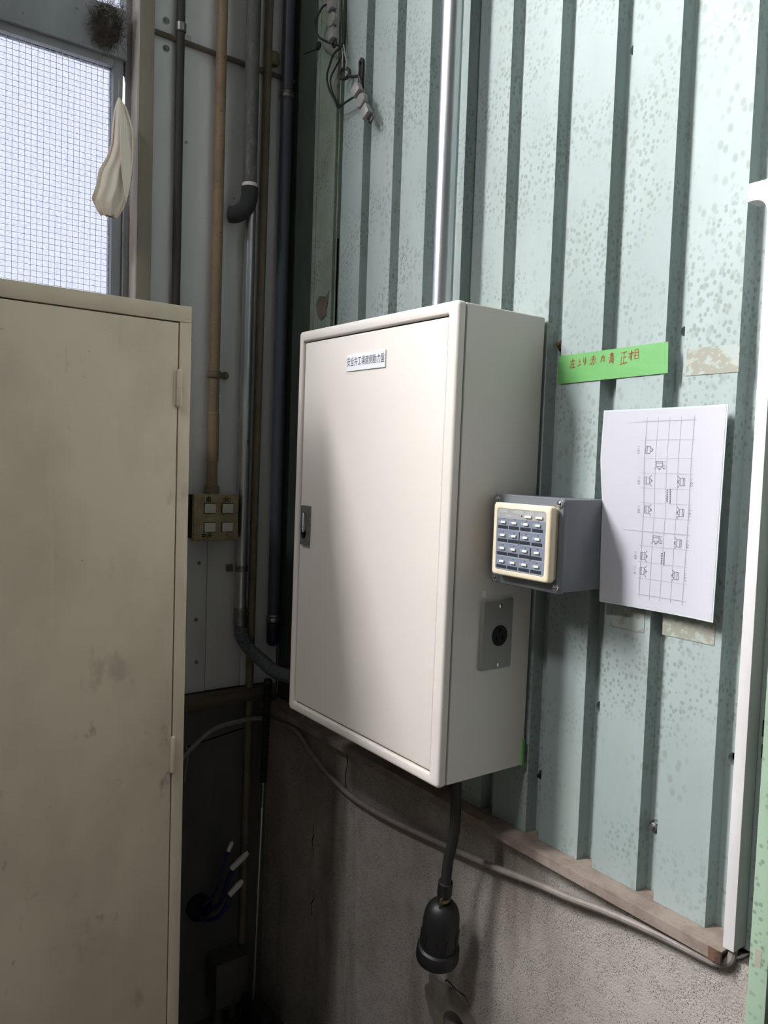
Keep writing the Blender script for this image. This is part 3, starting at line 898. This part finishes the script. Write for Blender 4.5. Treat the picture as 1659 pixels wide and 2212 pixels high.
# ---- beige locker
LX, LY, LH = .500, -.4620, 1.790
LW = .88
lk = root('locker', (.25, LY - LW / 2, 0), 'tall beige steel locker with smudged doors standing below the window', 'locker')
mb = MB()
mb.box(.06, LX - .018, LY - .0012, LY, .05, LH)
mb.box(.06, LX - .018, LY - LW, LY - LW + .0012, .05, LH)
mb.box(.06, .062, LY - LW, LY, .05, LH)
mb.box(.06, LX - .018, LY - LW, LY, LH - .0015, LH)
mb.box(.06, LX - .018, LY - LW, LY, .05, .052)
mb.build('carcass', 'locker', lk, smooth=False)
MB().box(LX - .02, LX, LY - LW, LY, LH - .0295, LH).build('top_rail', 'locker', lk, bevel=.0012)
MB().box(LX - .02, LX, LY - .0225, LY, .05, LH - .0300).build('stile', 'locker', lk, bevel=.0012)
MB().box(LX - .02, LX, LY - LW, LY - LW + .0225, .05, LH - .0300).build('stile', 'locker', lk, bevel=.0012)
MB().box(.08, LX - .01, LY - LW, LY, .0, .05).build('plinth', 'locker', lk, bevel=.0012)
dw = (LW - .0225 * 2 - .0045) / 2
for i in range(2):
    y1 = LY - .0225 - .0026 - i * (dw + .0009)
    d = MB().box(LX - .019, LX - .0006, y1 - dw + .0018, y1, .056, LH - .0323).build('door', 'locker', lk, bevel=.0006)
    if i:
        MB().box(LX, LX + .008, y1 - .05, y1 - .03, .82, .96).build('handle', 'steel_dull', d, bevel=.002)
MB().box(LX - .03, LX - .019, LY - LW + .003, LY - .003, .056, LH - .03).build('inner_shadow_board', 'void', lk, smooth=False)
for z0, z1 in [(1.6024, 1.6729), (.9078, .9802)]:
    zm = (z0 + z1) / 2
    yy = LY - .0228
    hg = MB().lathe((LX + .0035, yy, z0), (0, 0, 1), [(0, .0022), (.002, .0044), (.0035, .0049), (zm - z0 - .0005, .0049), (zm - z0, .0042), (zm - z0 + .0005, .0049), (z1 - z0 - .0035, .0049), (z1 - z0 - .002, .0044), (z1 - z0, .0022)], 18)
    hg.box(LX - .001, LX + .001, yy - .010, yy + .001, z0 + .004, z1 - .004)
    hg.build('hinge', 'locker', lk, ang=30)

# ---- slate grey box with the wall controller
gb = root('control_box', (1.04, 0, 1.319), 'slate grey wall box carrying an ivory sixteen-key controller', 'control box')
MB().box(.972, 1.1165, -.112, .0, 1.3215, 1.4650).build('body', 'box_grey', gb, bevel=.002)
lid = MB()
lo = lambda o, y: [(x, y, z) for x, z in rrect(.9675 + o, 1.1205 - o, 1.3195 + o, 1.4675 - o, .006)]
lid.loft([lo(0, -.112), lo(0, -.1185), lo(.0015, -.1205)])
lid.build('lid', 'box_grey', gb, ang=40)
for x, z in [(.9785, 1.4571), (1.1125, 1.4580), (1.1120, 1.3290), (.9785, 1.3272)]:
    m = MB().lathe((x, -.1205, z), (0, -1, 0), [(0, .0066), (.0010, .0066), (.0014, .0050), (.0030, .0046), (.0042, .0022)], 18)
    sw = m.build('screw', 'chrome', gb)
    MB().box(x - .0028, x + .0028, -.1250, -.1236, z - .0004, z + .0004).build('screw_slot', 'black_matt', sw, smooth=False)
cv = MB()
co = lambda o, y: [(x, y, z) for x, z in rrect(.9900 + o, 1.1130 - o, 1.3370 + o, 1.4545 - o, .005)]
cv.loft([co(.0025, -.1205), co(.0025, -.1290), co(0, -.1290), co(0, -.1380), co(.0012, -.1402), co(.0035, -.1412), co(.0085, -.1412), co(.0095, -.1400)])
ct = cv.build('controller_case', 'ivory', gb, ang=40)
PX0, PX1, PZ0, PZ1, PY = .9990, 1.1040, 1.3465, 1.4455, -.1402


def pp(u, v, d=0.0):
    return Vector((PX0 + (PX1 - PX0) * u, PY - d, PZ1 - (PZ1 - PZ0) * v))


def prect(mb, u0, u1, v0, v1, d0, d1):
    a, b = pp(u0, v1, d0), pp(u1, v0, d1)
    return mb.box(a.x, b.x, b.y, a.y, a.z, b.z)


prect(MB(), 0, 1, .155, 1, 0, .0006).build('key_panel', 'panel_blue', ct, smooth=False)
prect(MB(), 0, 1, 0, .155, 0, .0006).build('header_panel', 'panel_head', ct, smooth=False)
UC = [.13, .36, .60, .84]
VB = [.224, .436, .649, .864]
VL = [.304, .520, .736, .950]
for r_ in range(4):
    prect(MB(), 0, 1, VL[r_] - .072 + .108, VL[r_] - .072 + .111, .0006, .0008).build('row_line', 'white_ink', ct, smooth=False)
    for c_ in range(4):
        prect(MB(), UC[c_] - .105, UC[c_] + .107, VL[r_] - .028, VL[r_] + .024, .0006, .0008).build('name_strip', 'panel_dark', ct, smooth=False)
        prect(MB(), UC[c_] - .030, UC[c_] + .062, VB[r_] - .020, VB[r_] + .016, .0006, .0030).build('key', 'key', ct, bevel=.0004)
        prect(MB(), UC[c_] + .004, UC[c_] + .030, VB[r_] - .060, VB[r_] - .052, .0006, .0010).build('lamp', 'black_matt', ct, smooth=False)
        text_mb('%02d' % (r_ * 4 + c_), .0050, pp(UC[c_] - .072, VB[r_], .0009), (1, 0, 0), (0, 0, 1.2)).build('number_lettering', 'white_ink', ct, smooth=False, fix=False)
for u in (.655, .875):
    prect(MB(), u - .065, u + .065, .083, .118, .0006, .0032).build('key', 'key', ct, bevel=.0004)
MB().lathe(pp(.515, .10, .0006), (0, -1, 0), [(0, .0012), (.0008, .0010)], 10).build('lamp', 'black_matt', ct)
text_mb('AISIN', .0072, pp(.125, .040, .0009), (1, 0, 0), (0, 0, 1.0), shear=.3).build('brand_lettering', 'white_ink', ct, smooth=False, fix=False)
text_mb('SYSTEM', .0040, pp(.235, .112, .0009), (1, 0, 0), (0, 0, 1.0)).build('header_lettering', 'white_ink', ct, smooth=False, fix=False)
text_mb('中央管理中', .0048, pp(.435, .045, .0009), (1, 0, 0), (0, 0, 1.1)).build('header_lettering', 'white_ink', ct, smooth=False, fix=False)
text_mb('一括運転', .0048, pp(.665, .050, .0009), (1, 0, 0), (0, 0, 1.1)).build('header_lettering', 'white_ink', ct, smooth=False, fix=False)
text_mb('一括停止', .0048, pp(.885, .052, .0009), (1, 0, 0), (0, 0, 1.1)).build('header_lettering', 'white_ink', ct, smooth=False, fix=False)
for u, v0, v1 in [(.482, .36, .56), (.722, .585, .785)]:
    prect(MB(), u - .007, u + .007, v0, v1, .0008, .0011).build('pen_mark', 'marker', ct, smooth=False)

# ---- laminated floor plan
def pap(u, v, d=0.0):
    xl = 1.1100 + .0095 * min(1, max(0, (v - .25) / .25))
    x = xl + (1.3150 - xl) * u
    y = -.0215 + .006 * math.sin(PI * u) * .6 - .004 * max(0, u - .8) / .2 - .004 * math.sin(PI * v) * (1 - u) + .006 * u * (1 - v)
    z = 1.6045 - .300 * v - .004 * u * (1 - 2 * v) * 0 + .002 * u
    return Vector((x, y - d, z))


def sheet_grid(u0, u1, v0, v1, d0, d1, nu=16, nv=20):
    mb = MB()
    A = [[pap(u0 + (u1 - u0) * i / nu, v0 + (v1 - v0) * j / nv, d0) for j in range(nv + 1)] for i in range(nu + 1)]
    B = [[pap(u0 + (u1 - u0) * i / nu, v0 + (v1 - v0) * j / nv, d1) for j in range(nv + 1)] for i in range(nu + 1)]
    vs = [p for r in A for p in r] + [p for r in B for p in r]
    K = (nu + 1) * (nv + 1)
    fs = []
    ix = lambda i, j: i * (nv + 1) + j
    for i in range(nu):
        for j in range(nv):
            fs.append((ix(i, j), ix(i + 1, j), ix(i + 1, j + 1), ix(i, j + 1)))
            fs.append((K + ix(i, j), K + ix(i, j + 1), K + ix(i + 1, j + 1), K + ix(i + 1, j)))
    edge = [ix(i, 0) for i in range(nu + 1)] + [ix(nu, j) for j in range(1, nv + 1)] + [ix(i, nv) for i in range(nu - 1, -1, -1)] + [ix(0, j) for j in range(nv - 1, 0, -1)]
    for a, b in zip(edge, edge[1:] + edge[:1]):
        fs.append((a, b, K + b, K + a))
    return mb.add(vs, fs)


pl = root('floor_plan_sheet', tuple(pap(.5, 1)), 'laminated white floor plan sheet taped beside the slate grey box', 'paper')
sheet_grid(-.012, 1.012, -.009, 1.009, .0000, .0005).build('laminate', 'film', pl)
sheet_grid(0, 1, 0, 1, .0005, .0009).build('page', 'paper', pl)
US = [.366, .459, .553, .646, .748]
VS = [.056, .151, .242, .318, .393, .467, .540, .613, .686, .769, .852, .936]
dg_ = MB()


def pline(mb, u0, v0, u1, v1, pen, n=8):
    for i in range(n):
        a = pap(u0 + (u1 - u0) * i / n, v0 + (v1 - v0) * i / n, .0011)
        b = pap(u0 + (u1 - u0) * (i + 1) / n, v0 + (v1 - v0) * (i + 1) / n, .0011)
        line_mb(mb, a, b, (0, -1, 0), pen)


for i, u in enumerate(US):
    pline(dg_, u + .004, VS[0] - .02, u - .010, VS[-1] + .02, .0012 if i in (0, 4) else .0007, 14)
for j, v in enumerate(VS):
    pline(dg_, US[0] - .03, v, US[-1] + .02, v, .0013 if j in (0, 7, 11) else .0007, 8)
pline(dg_, .20, .062, .33, .058, .0006, 3)
pline(dg_, .19, .612, .33, .613, .0006, 3)
dg_.build('plan_grid', 'pencil', pl, smooth=False)
UN = [('1-03', .400, .200, 0, .315), ('1-02', .495, .275, 90, .535), ('1-04', .400, .355, 0, .322), ('1-00', .680, .357, 180, .760), ('1-05', .395, .502, 0, .318), ('1-01', .680, .507, 180, .755),
      ('1-08', .483, .648, 90, .527), ('1-06', .675, .657, 180, .752), ('1-09', .380, .738, 0, .308), ('1-10', .380, .815, 0, .310), ('1-07', .668, .817, 180, .748)]
for name, u, v, rot, lu in UN:
    ca, sa = math.cos(math.radians(rot)), math.sin(math.radians(rot))
    units = MB()
    def q(x, y):
        return (u + (x * ca - y * sa) / .21, v + (x * sa + y * ca) / .30)
    W_, H_ = .0052, .0055
    seg = [((-W_, -H_), (W_ * .5, -H_)), ((W_ * .5, -H_), (W_ * .5, H_)), ((W_ * .5, H_), (-W_, H_)), ((-W_, H_), (-W_, -H_)), ((-W_ * .5, -H_), (-W_ * .5, H_)),
           ((W_ * .5, -H_ * .6), (W_ * 1.1, -H_ * .4)), ((W_ * 1.1, -H_ * .4), (W_ * 1.1, H_ * .4)), ((W_ * 1.1, H_ * .4), (W_ * .5, H_ * .6)),
           ((W_ * 1.25, -H_ * .3), (W_ * 1.25, H_ * .3)), ((W_ * 1.4, -H_ * .2), (W_ * 1.4, H_ * .2))]
    if name != '1-03':
        seg += [((W_ * .7, -H_ * .9), (W_ * 1.3, -H_ * 1.6)), ((W_ * .7, H_ * .9), (W_ * 1.3, H_ * 1.6))]
    for a, b in seg:
        pline(units, *q(*a), *q(*b), .0008, 1)
    units.build('unit_symbol', 'unit_ink', pl, smooth=False)
    text_mb(name, .0062, pap(lu, v, .0012), (0, 0, -1), (1, 0, 0), space=1.15).build('unit_number', 'unit_ink', pl, smooth=False, fix=False)
for u0, va, vb in [(.563, .395, .460), (.588, .393, .466), (.540, .712, .768), (.562, .705, .775)]:
    nn = int((vb - va) / .0095)
    lab = MB()
    for i in range(nn):
        v = va + (vb - va) * (i + .5) / nn
        for du, dv, eu, ev in [(-.006, -.003, .006, -.003), (-.005, .002, .005, .001), (.0, -.0035, -.001, .0035)]:
            pline(lab, u0 + du + random.uniform(-.002, .002), v + dv, u0 + eu, v + ev, .0006, 1)
    lab.build('plan_lettering', 'ink', pl, smooth=False, fix=False)

# ---- green tape with red handwriting
tp_ = root('masking_tape', (1.097, 0, 1.659), 'strip of bright green masking tape with red handwriting on the ridges', 'tape')
mb = MB()
nn = 24
T = lambda t: Vector((.9895 + (1.2045 - .9895) * t, 0, 1.7050 + .0035 * t))
B_ = lambda t: Vector((.9885 + (1.2065 - .9885) * t, 0, 1.6573 + .004 * t))
yo = lambda t: -.0012 - .0008 * math.sin(t * 23) ** 2
fr, bk_ = [], []
ringl = []
for i in range(nn + 1):
    t = i / nn
    a, b = T(t), B_(t)
    y = yo(t)
    ringl.append([(a.x, y - .0003, a.z), (b.x, y - .0003, b.z), (b.x, y, b.z), (a.x, y, a.z)])
mb.loft(ringl)
mb.build('strip', 'tape', tp_)
hw = MB()
for k, x, z, w, h in [('hidari', 1.0218, 1.6905, .0120, .0145), ('yo', 1.0363, 1.6908, .0100, .0120), ('ri', 1.0469, 1.6920, .0075, .0130), ('aka', 1.0647, 1.6922, .0130, .0160), ('shiro', 1.0844, 1.6930, .0095, .0120),
                      ('ao', 1.1015, 1.6926, .0105, .0180), ('sei', 1.1250, 1.6905, .0130, .0195), ('sou', 1.1441, 1.6945, .0185, .0160)]:
    stroke_mb(MB(), KANJI[k], (x, -.0026, z), (1, 0, 0), (0, 0, 1), (0, -1, 0), w, h, .0009).build('handwritten_character', 'red_ink', tp_, smooth=False)

# ---- white cable duct with elbow
dt = root('cable_duct', (1.37, -.015, .858), 'white plastic cable duct running up beside the floor plan sheet', 'cable duct')
mb = MB()
mb.box(1.3620, 1.3785, -.030, -.0, .858, 1.872)
mb.build('straight_duct', 'white_duct', dt, bevel=.0012)
ol = [(1.334, 1.900), (1.334, 1.876)]
for i in range(8):
    a = PI / 2 * i / 7
    ol.append((1.334 + .010 + .018 * math.sin(a), 1.858 + .018 * math.cos(a)))
ol += [(1.3795, 1.858), (1.3795, 1.900)]
MB().prism([(x, -.0315, z) for x, z in ol], (0, .0315, 0)).build('elbow_cover', 'white_duct', dt, bevel=.0008)

# ---- green steel post
ps = root('steel_post', (1.415, -.02, 0), 'mint green painted steel post beside the white cable duct', 'post')
MB().box(1.4015, 1.4270, -.032, -.026, 0, HZ).build('flange', 'post', ps, bevel=.001)
MB().box(1.418, 1.424, -.026, .03, 0, HZ).build('web', 'post', ps, smooth=False)
MB().box(1.4095, 1.4175, -.0324, -.0319, .858, .882).build('faded_sticker', 'chip', ps, smooth=False)

# ---- grey cable across the plinth
gc = root('grey_cable', (.7, -.03, .74), 'long sagging grey vinyl cable hung below the dusty steel sill', 'cable')
MB().tube([(.06, -.30, .735), (.045, -.26, .762), (.04, -.21, .796), (.040, -.1735, .811), (.040, -.12, .816), (.038, -.07, .815), (.05, -.038, .812), (.10, -.030, .815), (.16, -.028, .818), (.2032, -.030, .8215 - .004), (.26, -.030, .788), (.3288, -.028, .7609), (.39, -.025, .744), (.4509, -.025, .7362), (.53, -.025, .736), (.6107, -.026, .7414), (.7633, -.028, .7584), (.8954, -.030, .7739),
            (1.0150, -.033, .7940), (1.095, -.032, .803), (1.1600, -.029, .8125), (1.243, -.026, .8205), (1.300, -.024, .823), (1.3465, -.024, .8265), (1.368, -.022, .838), (1.3712, -.018, .852), (1.3712, -.016, .870)], .0062, 10, 8).build('sheath', 'cable', gc)
MB().tube([(.035, -.262, .775), (.05, -.262, .76), (.056, -.27, .72), (.06, -.275, .69)], .0022, 6).build('tie_wire', 'cable', gc)

# ---- hanging power connector
pc = root('hanging_connector', (.85, -.1, .562), 'black rubber power connector hanging on a cord below the cream cabinet', 'connector')
MB().tube([(.882, -.10, .985), (.8815, -.10, .93), (.8825, -.10, .862), (.8760, -.10, .82), (.868, -.10, .787), (.8635, -.10, .745), (.8610, -.10, .72)], .0098, 16, 8).build('cord', 'cord', pc)
MB().lathe((.882, -.10, .9765), (0, 0, -1), [(0, .018), (.008, .018), (.010, .014)], 18).build('cord_gland', 'black', pc)
ax = Vector((-.0268, 0.012, -.139)).normalized()
p0 = Vector((.8635, -.10, .746))
MB().lathe(p0, ax, [(0, .0118), (.001, .0135), (.026, .0140), (.029, .0128), (.034, .0115)], 22).build('cord_sleeve', 'black', pc)
e1, e2 = MB().frame(ax)
cb = MB()
pb = p0 + ax * .036
for sgn in (-1, 1):
    side = Vector((.78, -.62, 0)).normalized()
    cb.obox(pb + side * .010 * sgn + ax * .002 + Vector((0, -.004, 0)), side * .0015, Vector((0, -.007, 0)), ax * .011)
    cb.lathe(pb + side * .010 * sgn, side * sgn, [(0, .0035), (.006, .0035)], 8)
cb.lathe(pb - ax * .008, ax, [(0, .0120), (.012, .0120)], 14)
cb.build('cord_clamp', 'brass', pc, ang=30)
q0 = p0 + ax * .043
MB().lathe(q0, ax, [(0, .010), (.002, .016), (.008, .024), (.016, .0292), (.026, .0325), (.040, .0342), (.086, .0356), (.0875, .0340), (.100, .0340)], 36).build('shell', 'black', pc)
MB().lathe(q0 + ax * .097, ax, [(0, .0350), (.003, .0392), (.006, .0402), (.026, .0412), (.030, .0402), (.030, .0320), (.012, .0300)], 36).build('skirt', 'black', pc)
gr = MB()
for i in range(10):
    a = 2 * PI * i / 10
    rd = e1 * math.cos(a) + e2 * math.sin(a)
    gr.obox(q0 + ax * .074 + rd * .0352, rd * .0012, ax * .012, ax.cross(rd) * .0016)
gr.build('grip_rib', 'black', pc, bevel=.0004)

# ---- magnet clamps, ring and wires hung on the green wall
def clamp_thing(c, down, face, label, m2):
    c, down, face = Vector(c), Vector(down).normalized(), Vector(face).normalized()
    side = down.cross(face).normalized()
    t = root('cable_clamp', tuple(c), label, 'clamp')
    MB().obox(c - face * .004, side * .009, down * .056, face * .0014).build('strap', 'clamp', t, bevel=.0005)
    MB().obox(c - down * .034 + face * .004, side * .0125, down * .0115, face * .007).build('block', 'clamp', t, bevel=.0012)
    MB().lathe(c - face * .003, face, [(0, .0165), (.010, .0165), (.012, .0150)], 28).build('disc', 'clamp', t, ang=30)
    MB().obox(c + down * .036 + face * .004, side * .0125, down * .0125, face * .007).build('block', 'clamp', t, bevel=.0012)
    MB().tube([c + down * .050 - side * .006, c + down * .060 - side * .008, c + down * .064, c + down * .058 + side * .007, c + down * .050 + side * .006], .0022, 8).build('hook', 'wire', t)
    return t


clamp_thing((.2764, -.032, 2.5468), (.10, 0, -1), (-.12, -1, .08), 'grey clamp with round disc dangling beside the looped black wire', 0)
clamp_thing((.4030, -.028, 2.3200), (.50, .02, -.80), (.0, -1, .12), 'brownish clamp with round disc tilted below the black wall hook', 1)
lw = root('looped_wire', (.26, -.03, 2.35), 'thin black wire hanging in two loops on the green wall', 'wire')
MB().tube([(.262, -.02, 2.66), (.2568, -.025, 2.6041), (.2196, -.028, 2.6039), (.1951, -.03, 2.5871), (.1898, -.03, 2.5675), (.2063, -.03, 2.5391), (.2456, -.028, 2.5107), (.2873, -.025, 2.488), (.3034, -.022, 2.4849)], .0026, 8).build('upper_loop', 'wire', lw)
MB().tube([(.3035, -.022, 2.4817), (.272, -.025, 2.476), (.2527, -.025, 2.4565), (.2415, -.025, 2.4337), (.2515, -.025, 2.4033), (.278, -.025, 2.3674), (.2954, -.025, 2.3436), (.3249, -.025, 2.3443), (.3536, -.025, 2.345), (.3762, -.025, 2.3446)], .0025, 8).build('lower_loop', 'wire', lw)
MB().tube([(.3035, -.020, 2.4817), (.296, -.02, 2.462), (.270, -.02, 2.445), (.2500, -.02, 2.425), (.2600, -.02, 2.3933), (.286, -.02, 2.3574), (.300, -.02, 2.35), (.33, -.02, 2.348), (.3762, -.02, 2.350)], .0022, 8).build('twin_strand', 'wire', lw)
MB().tube([(.285, -.02, 2.68), (.288, -.02, 2.58), (.298, -.02, 2.49)], .0022, 8).build('drop_strand', 'wire', lw)
MB().tube([(.303, -.02, 2.485), (.301, -.02, 2.455), (.303, -.02, 2.428)], .0013, 6).build('pale_strand', 'web', lw)
MB().tube([(.304, -.02, 2.485), (.313, -.02, 2.455), (.320, -.02, 2.440), (.316, -.02, 2.424)], .0013, 6).build('pale_strand', 'web', lw)
MB().torus((.312, -.02, 2.4165), (.55, -.8, .1), .0125, .0042).build('ring', 'wire', lw)
hk = root('wall_hook', (.358, -.008, 2.37), 'black oblong metal hook plate between the ring and the tilted clamp', 'hook')
ho = [(x, -.006, z) for x, z in rrect(.348, .366, 2.362, 2.440, .0088)]
MB().prism(ho, (0, .004, 0)).build('plate', 'wire', hk, bevel=.0006)
MB().tube([(.325, -.02, 2.408), (.345, -.018, 2.398), (.365, -.016, 2.392), (.374, -.016, 2.375), (.380, -.02, 2.352)], .0036, 8).build('arm', 'wire', hk)
MB().cyl((.357, -.009, 2.428), (.357, -.002, 2.428), .0035, n=10).build('screw', 'black_matt', hk)
nl = MB()
nl.cyl((.1625, .004, 2.541), (.1635, -.045, 2.509), .0018, n=8)
nl.lathe((.162, -.002, 2.543), (0, -1, 0), [(0, .010), (.003, .010), (.005, .006)], 14)
tag(nl.build('bent_nail', 'black_matt'), 'bent dark nail sticking out of the dark corner flashing', 'nail')

# ---- cotton cloth on the window
cloth = root('cotton_rag', (.045, -.46, 2.055), 'off-white cotton rag with frayed edges hanging on the window frame', 'rag')
LEV = [(2.322, -.4600, -.4580, .003), (2.304, -.4660, -.4440, .010), (2.276, -.4705, -.4330, .013), (2.252, -.4730, -.4250, .015), (2.218, -.4755, -.4245, .017), (2.184, -.4850, -.4255, .018), (2.149, -.5030, -.4280, .019), (2.112, -.5095, -.4350, .018), (2.084, -.5180, -.4440, .015), (2.066, -.509, -.4540, .010), (2.057, -.4990, -.4640, .005)]
mb = MB()
rings = []
NS = 72
FINE = []
for a_, b_ in zip(LEV, LEV[1:]):
    for k in range(4):
        FINE.append(tuple(p + (q_ - p) * k / 4 for p, q_ in zip(a_, b_)))
FINE.append(LEV[-1])
for li, (z, ya, yb, tx) in enumerate(FINE):
    ring = []
    t = li / (len(FINE) - 1)
    for j in range(NS):
        a = 2 * PI * j / NS
        y = (ya + yb) / 2 + (yb - ya) / 2 * math.cos(a)
        fold = .55 * math.sin(4 * a + 1.6 * t) + .35 * math.sin(7 * a - 2.2 * t) + .2 * math.sin(11 * a + 5 * t)
        x = .050 + tx * (math.sin(a) * .8 + .42 * fold)
        rag = (.004 * math.sin(9 * a) + .003 * math.sin(17 * a + 1)) * max(0, t - .75) * 4
        ring.append((x, y + .0012 * math.sin(7 * a + 3 * t), z + rag))
    rings.append(ring)
mb.loft(rings)
mb.build('cloth', 'cloth', cloth, ang=80)
fl = MB()
fp = [(.068, -.4560, 2.300), (.0735, -.4480, 2.25), (.0765, -.4390, 2.20), (.078, -.4390, 2.15), (.0775, -.4420, 2.115), (.0755, -.4470, 2.085), (.076, -.4510, 2.100), (.0775, -.4530, 2.112), (.0785, -.4590, 2.145), (.078, -.4620, 2.19), (.0745, -.4620, 2.25)]
fl.prism(fp, (-.0016, 0, 0))
fl.build('fold', 'cloth', cloth)
fr_ = MB()
for i in range(40):
    t = i / 39
    z = 2.24 - .15 * t
    y = -.4250 - .010 * t
    fr_.tube([(.05, y, z), (.05, y + random.uniform(.001, .005), z + random.uniform(-.004, .004))], .0004, 4, 1, smooth=False)
fr_.build('frayed_edge', 'cloth', cloth, smooth=False)
MB().tube([(-.004, -.4430, 2.385), (.020, -.4500, 2.355), (.045, -.4590, 2.318)], .0009, 6).build('hanging_string', 'web', cloth)

# ---- nest of dusty fibres on the transom
nest = root('bird_nest', (.01, -.475, 2.44), 'dark fuzzy nest of dusty fibres clinging to the window transom', 'nest')
mb = MB()
bm = bmesh.new()
bmesh.ops.create_icosphere(bm, subdivisions=4, radius=1)
for v in bm.verts:
    n_ = v.co.normalized()
    k = 1 + .22 * math.sin(7 * n_.y + 3 * n_.z) * math.cos(5 * n_.z - 2 * n_.y) + random.uniform(-.06, .06)
    v.co = Vector((.002 + .016 * n_.x * k, -.4750 + .030 * n_.y * k + .008 * n_.z, 2.492 + .046 * n_.z * k))
mb.add([v.co.copy() for v in bm.verts], [tuple(v.index for v in f.verts) for f in bm.faces])
bm.free()
mb.build('clump', 'nest', nest)


def fibres(cy, cz, ry, rz, n, r, x0=.006, dx=.016):
    m = MB()
    for i in range(n):
        a, q_ = random.uniform(0, 2 * PI), math.sqrt(random.random())
        p = Vector((x0 + random.uniform(0, dx), cy + ry * q_ * math.cos(a), cz + rz * q_ * math.sin(a)))
        pts = [p]
        d = Vector((random.uniform(-.3, .3), random.uniform(-1, 1), random.uniform(-1, 1))).normalized()
        for s_ in range(4):
            d = (d + Vector((random.uniform(-.3, .3), random.uniform(-1, 1), random.uniform(-1, 1))) * .8).normalized()
            p = p + d * random.uniform(.004, .009)
            p.x = max(p.x, .0)
            pts.append(p.copy())
        m.tube(pts, r, 3, 2, cap=False)
    return m


tag(fibres(-.474, 2.492, .036, .052, 420, .0004).build('dark_fibres', 'nest', nest, smooth=False, fix=False), kind='stuff')
tag(fibres(-.452, 2.530, .036, .030, 170, .00025).build('pale_fibres', 'web', nest, smooth=False, fix=False), kind='stuff')

# ---- telescopic broom in the corner
br = root('broom', (.12, -.10, 0), 'black broom with thin metal shaft leaning in the dark corner', 'broom')
b0, b1 = Vector((.125, -.1000, .085)), Vector((.112, -.0720, .948))
ba = (b1 - b0).normalized()
MB().cyl(b0, b0 + ba * .60, .0038, n=12).build('shaft', 'steel', br)
MB().lathe(b0 + ba * .52, ba, [(0, .0050), (.012, .0055), (.014, .0045), (.06, .0048)], 14).build('shaft_joint', 'steel_dull', br)
gm = MB()
gm.tube([b0 + ba * (.585 + .263 * i / 70) for i in range(71)], lambda t: .0088 + .0018 * t + .0010 * math.sin(t * 190), 16, smooth=False)
gm.build('grip', 'black_matt', br)
MB().lathe(b0 + ba * .846, ba, [(0, .0112), (.008, .0112), (.012, .008)], 18).build('grip_cap', 'black', br)
MB().box(.088, .215, -.118, -.085, .058, .092).build('head', 'black', br, bevel=.008)
bs = MB()
for i in range(260):
    x, y = random.uniform(.095, .21), random.uniform(-.122, -.080)
    bs.tube([(x, y, .062), (x + random.uniform(-.02, .02), y + random.uniform(-.025, .025), random.uniform(.0, .012))], .0009, 4, 1, smooth=False, cap=False)
tag(bs.build('bristles', 'black_matt', br, smooth=False, fix=False), kind='stuff')

# ---- conduit stub with blue wires, junction box by the floor
sbm = root('conduit_stub', (.0, -.2056, .29), 'short black conduit mouth in the sooty wall feeding blue wires', 'conduit')
MB().lathe((.006, -.2080, .322), (1, 0, 0), [(0, .034), (.018, .034), (.019, .030), (.004, .029)], 24).build('sleeve', 'black_matt', sbm)
for k, (pts, e) in enumerate([
    ([(.012, -.211, .308), (.05, -.206, .306), (.085, -.190, .322), (.10, -.172, .352), (.10, -.158, .385)], (.10, -.1240, .412)),
    ([(.012, -.196, .318), (.045, -.190, .322), (.070, -.174, .352), (.076, -.158, .402), (.084, -.144, .446)], (.10, -.1100, .484)),
    ([(.012, -.212, .334), (.04, -.204, .340), (.054, -.182, .375), (.060, -.164, .44), (.068, -.152, .486)], (.070, -.1425, .508))]):
    wv = root('blue_wire', pts[0], ['stiff blue wire with short fat white taped tip, lowest of three', 'stiff blue wire with fat white taped tip, middle of three', 'stiff blue wire with slim white taped tip, topmost of three'][k], 'wire', 'blue wires from the conduit stub')
    r = .0058 if k < 2 else .004
    MB().tube(pts, r, 10, 8).build('insulation', 'blue_wire', wv)
    a, b = Vector(pts[-1]), Vector(e)
    MB().lathe(a - (b - a) * .15, b - a, [(0, r * 1.25), ((b - a).length * .8, r * 1.45), ((b - a).length * 1.1, r * .9)], 10).build('taped_tip', 'white_tape', wv)
jb = root('junction_box', (.04, -.14, .06), 'dark grey junction box low on the sooty concrete wall', 'junction box')
MB().box(.006, .078, -.183, -.098, .070, .186).build('body', 'jbox', jb, bevel=.003)
MB().box(.078, .083, -.186, -.095, .067, .189).build('cover', 'jbox', jb, bevel=.002)
for y in (-.160, -.118):
    MB().cyl((.04, y, .0), (.04, y, .072), .0125, n=16).build('conduit_leg', 'jbox', jb)
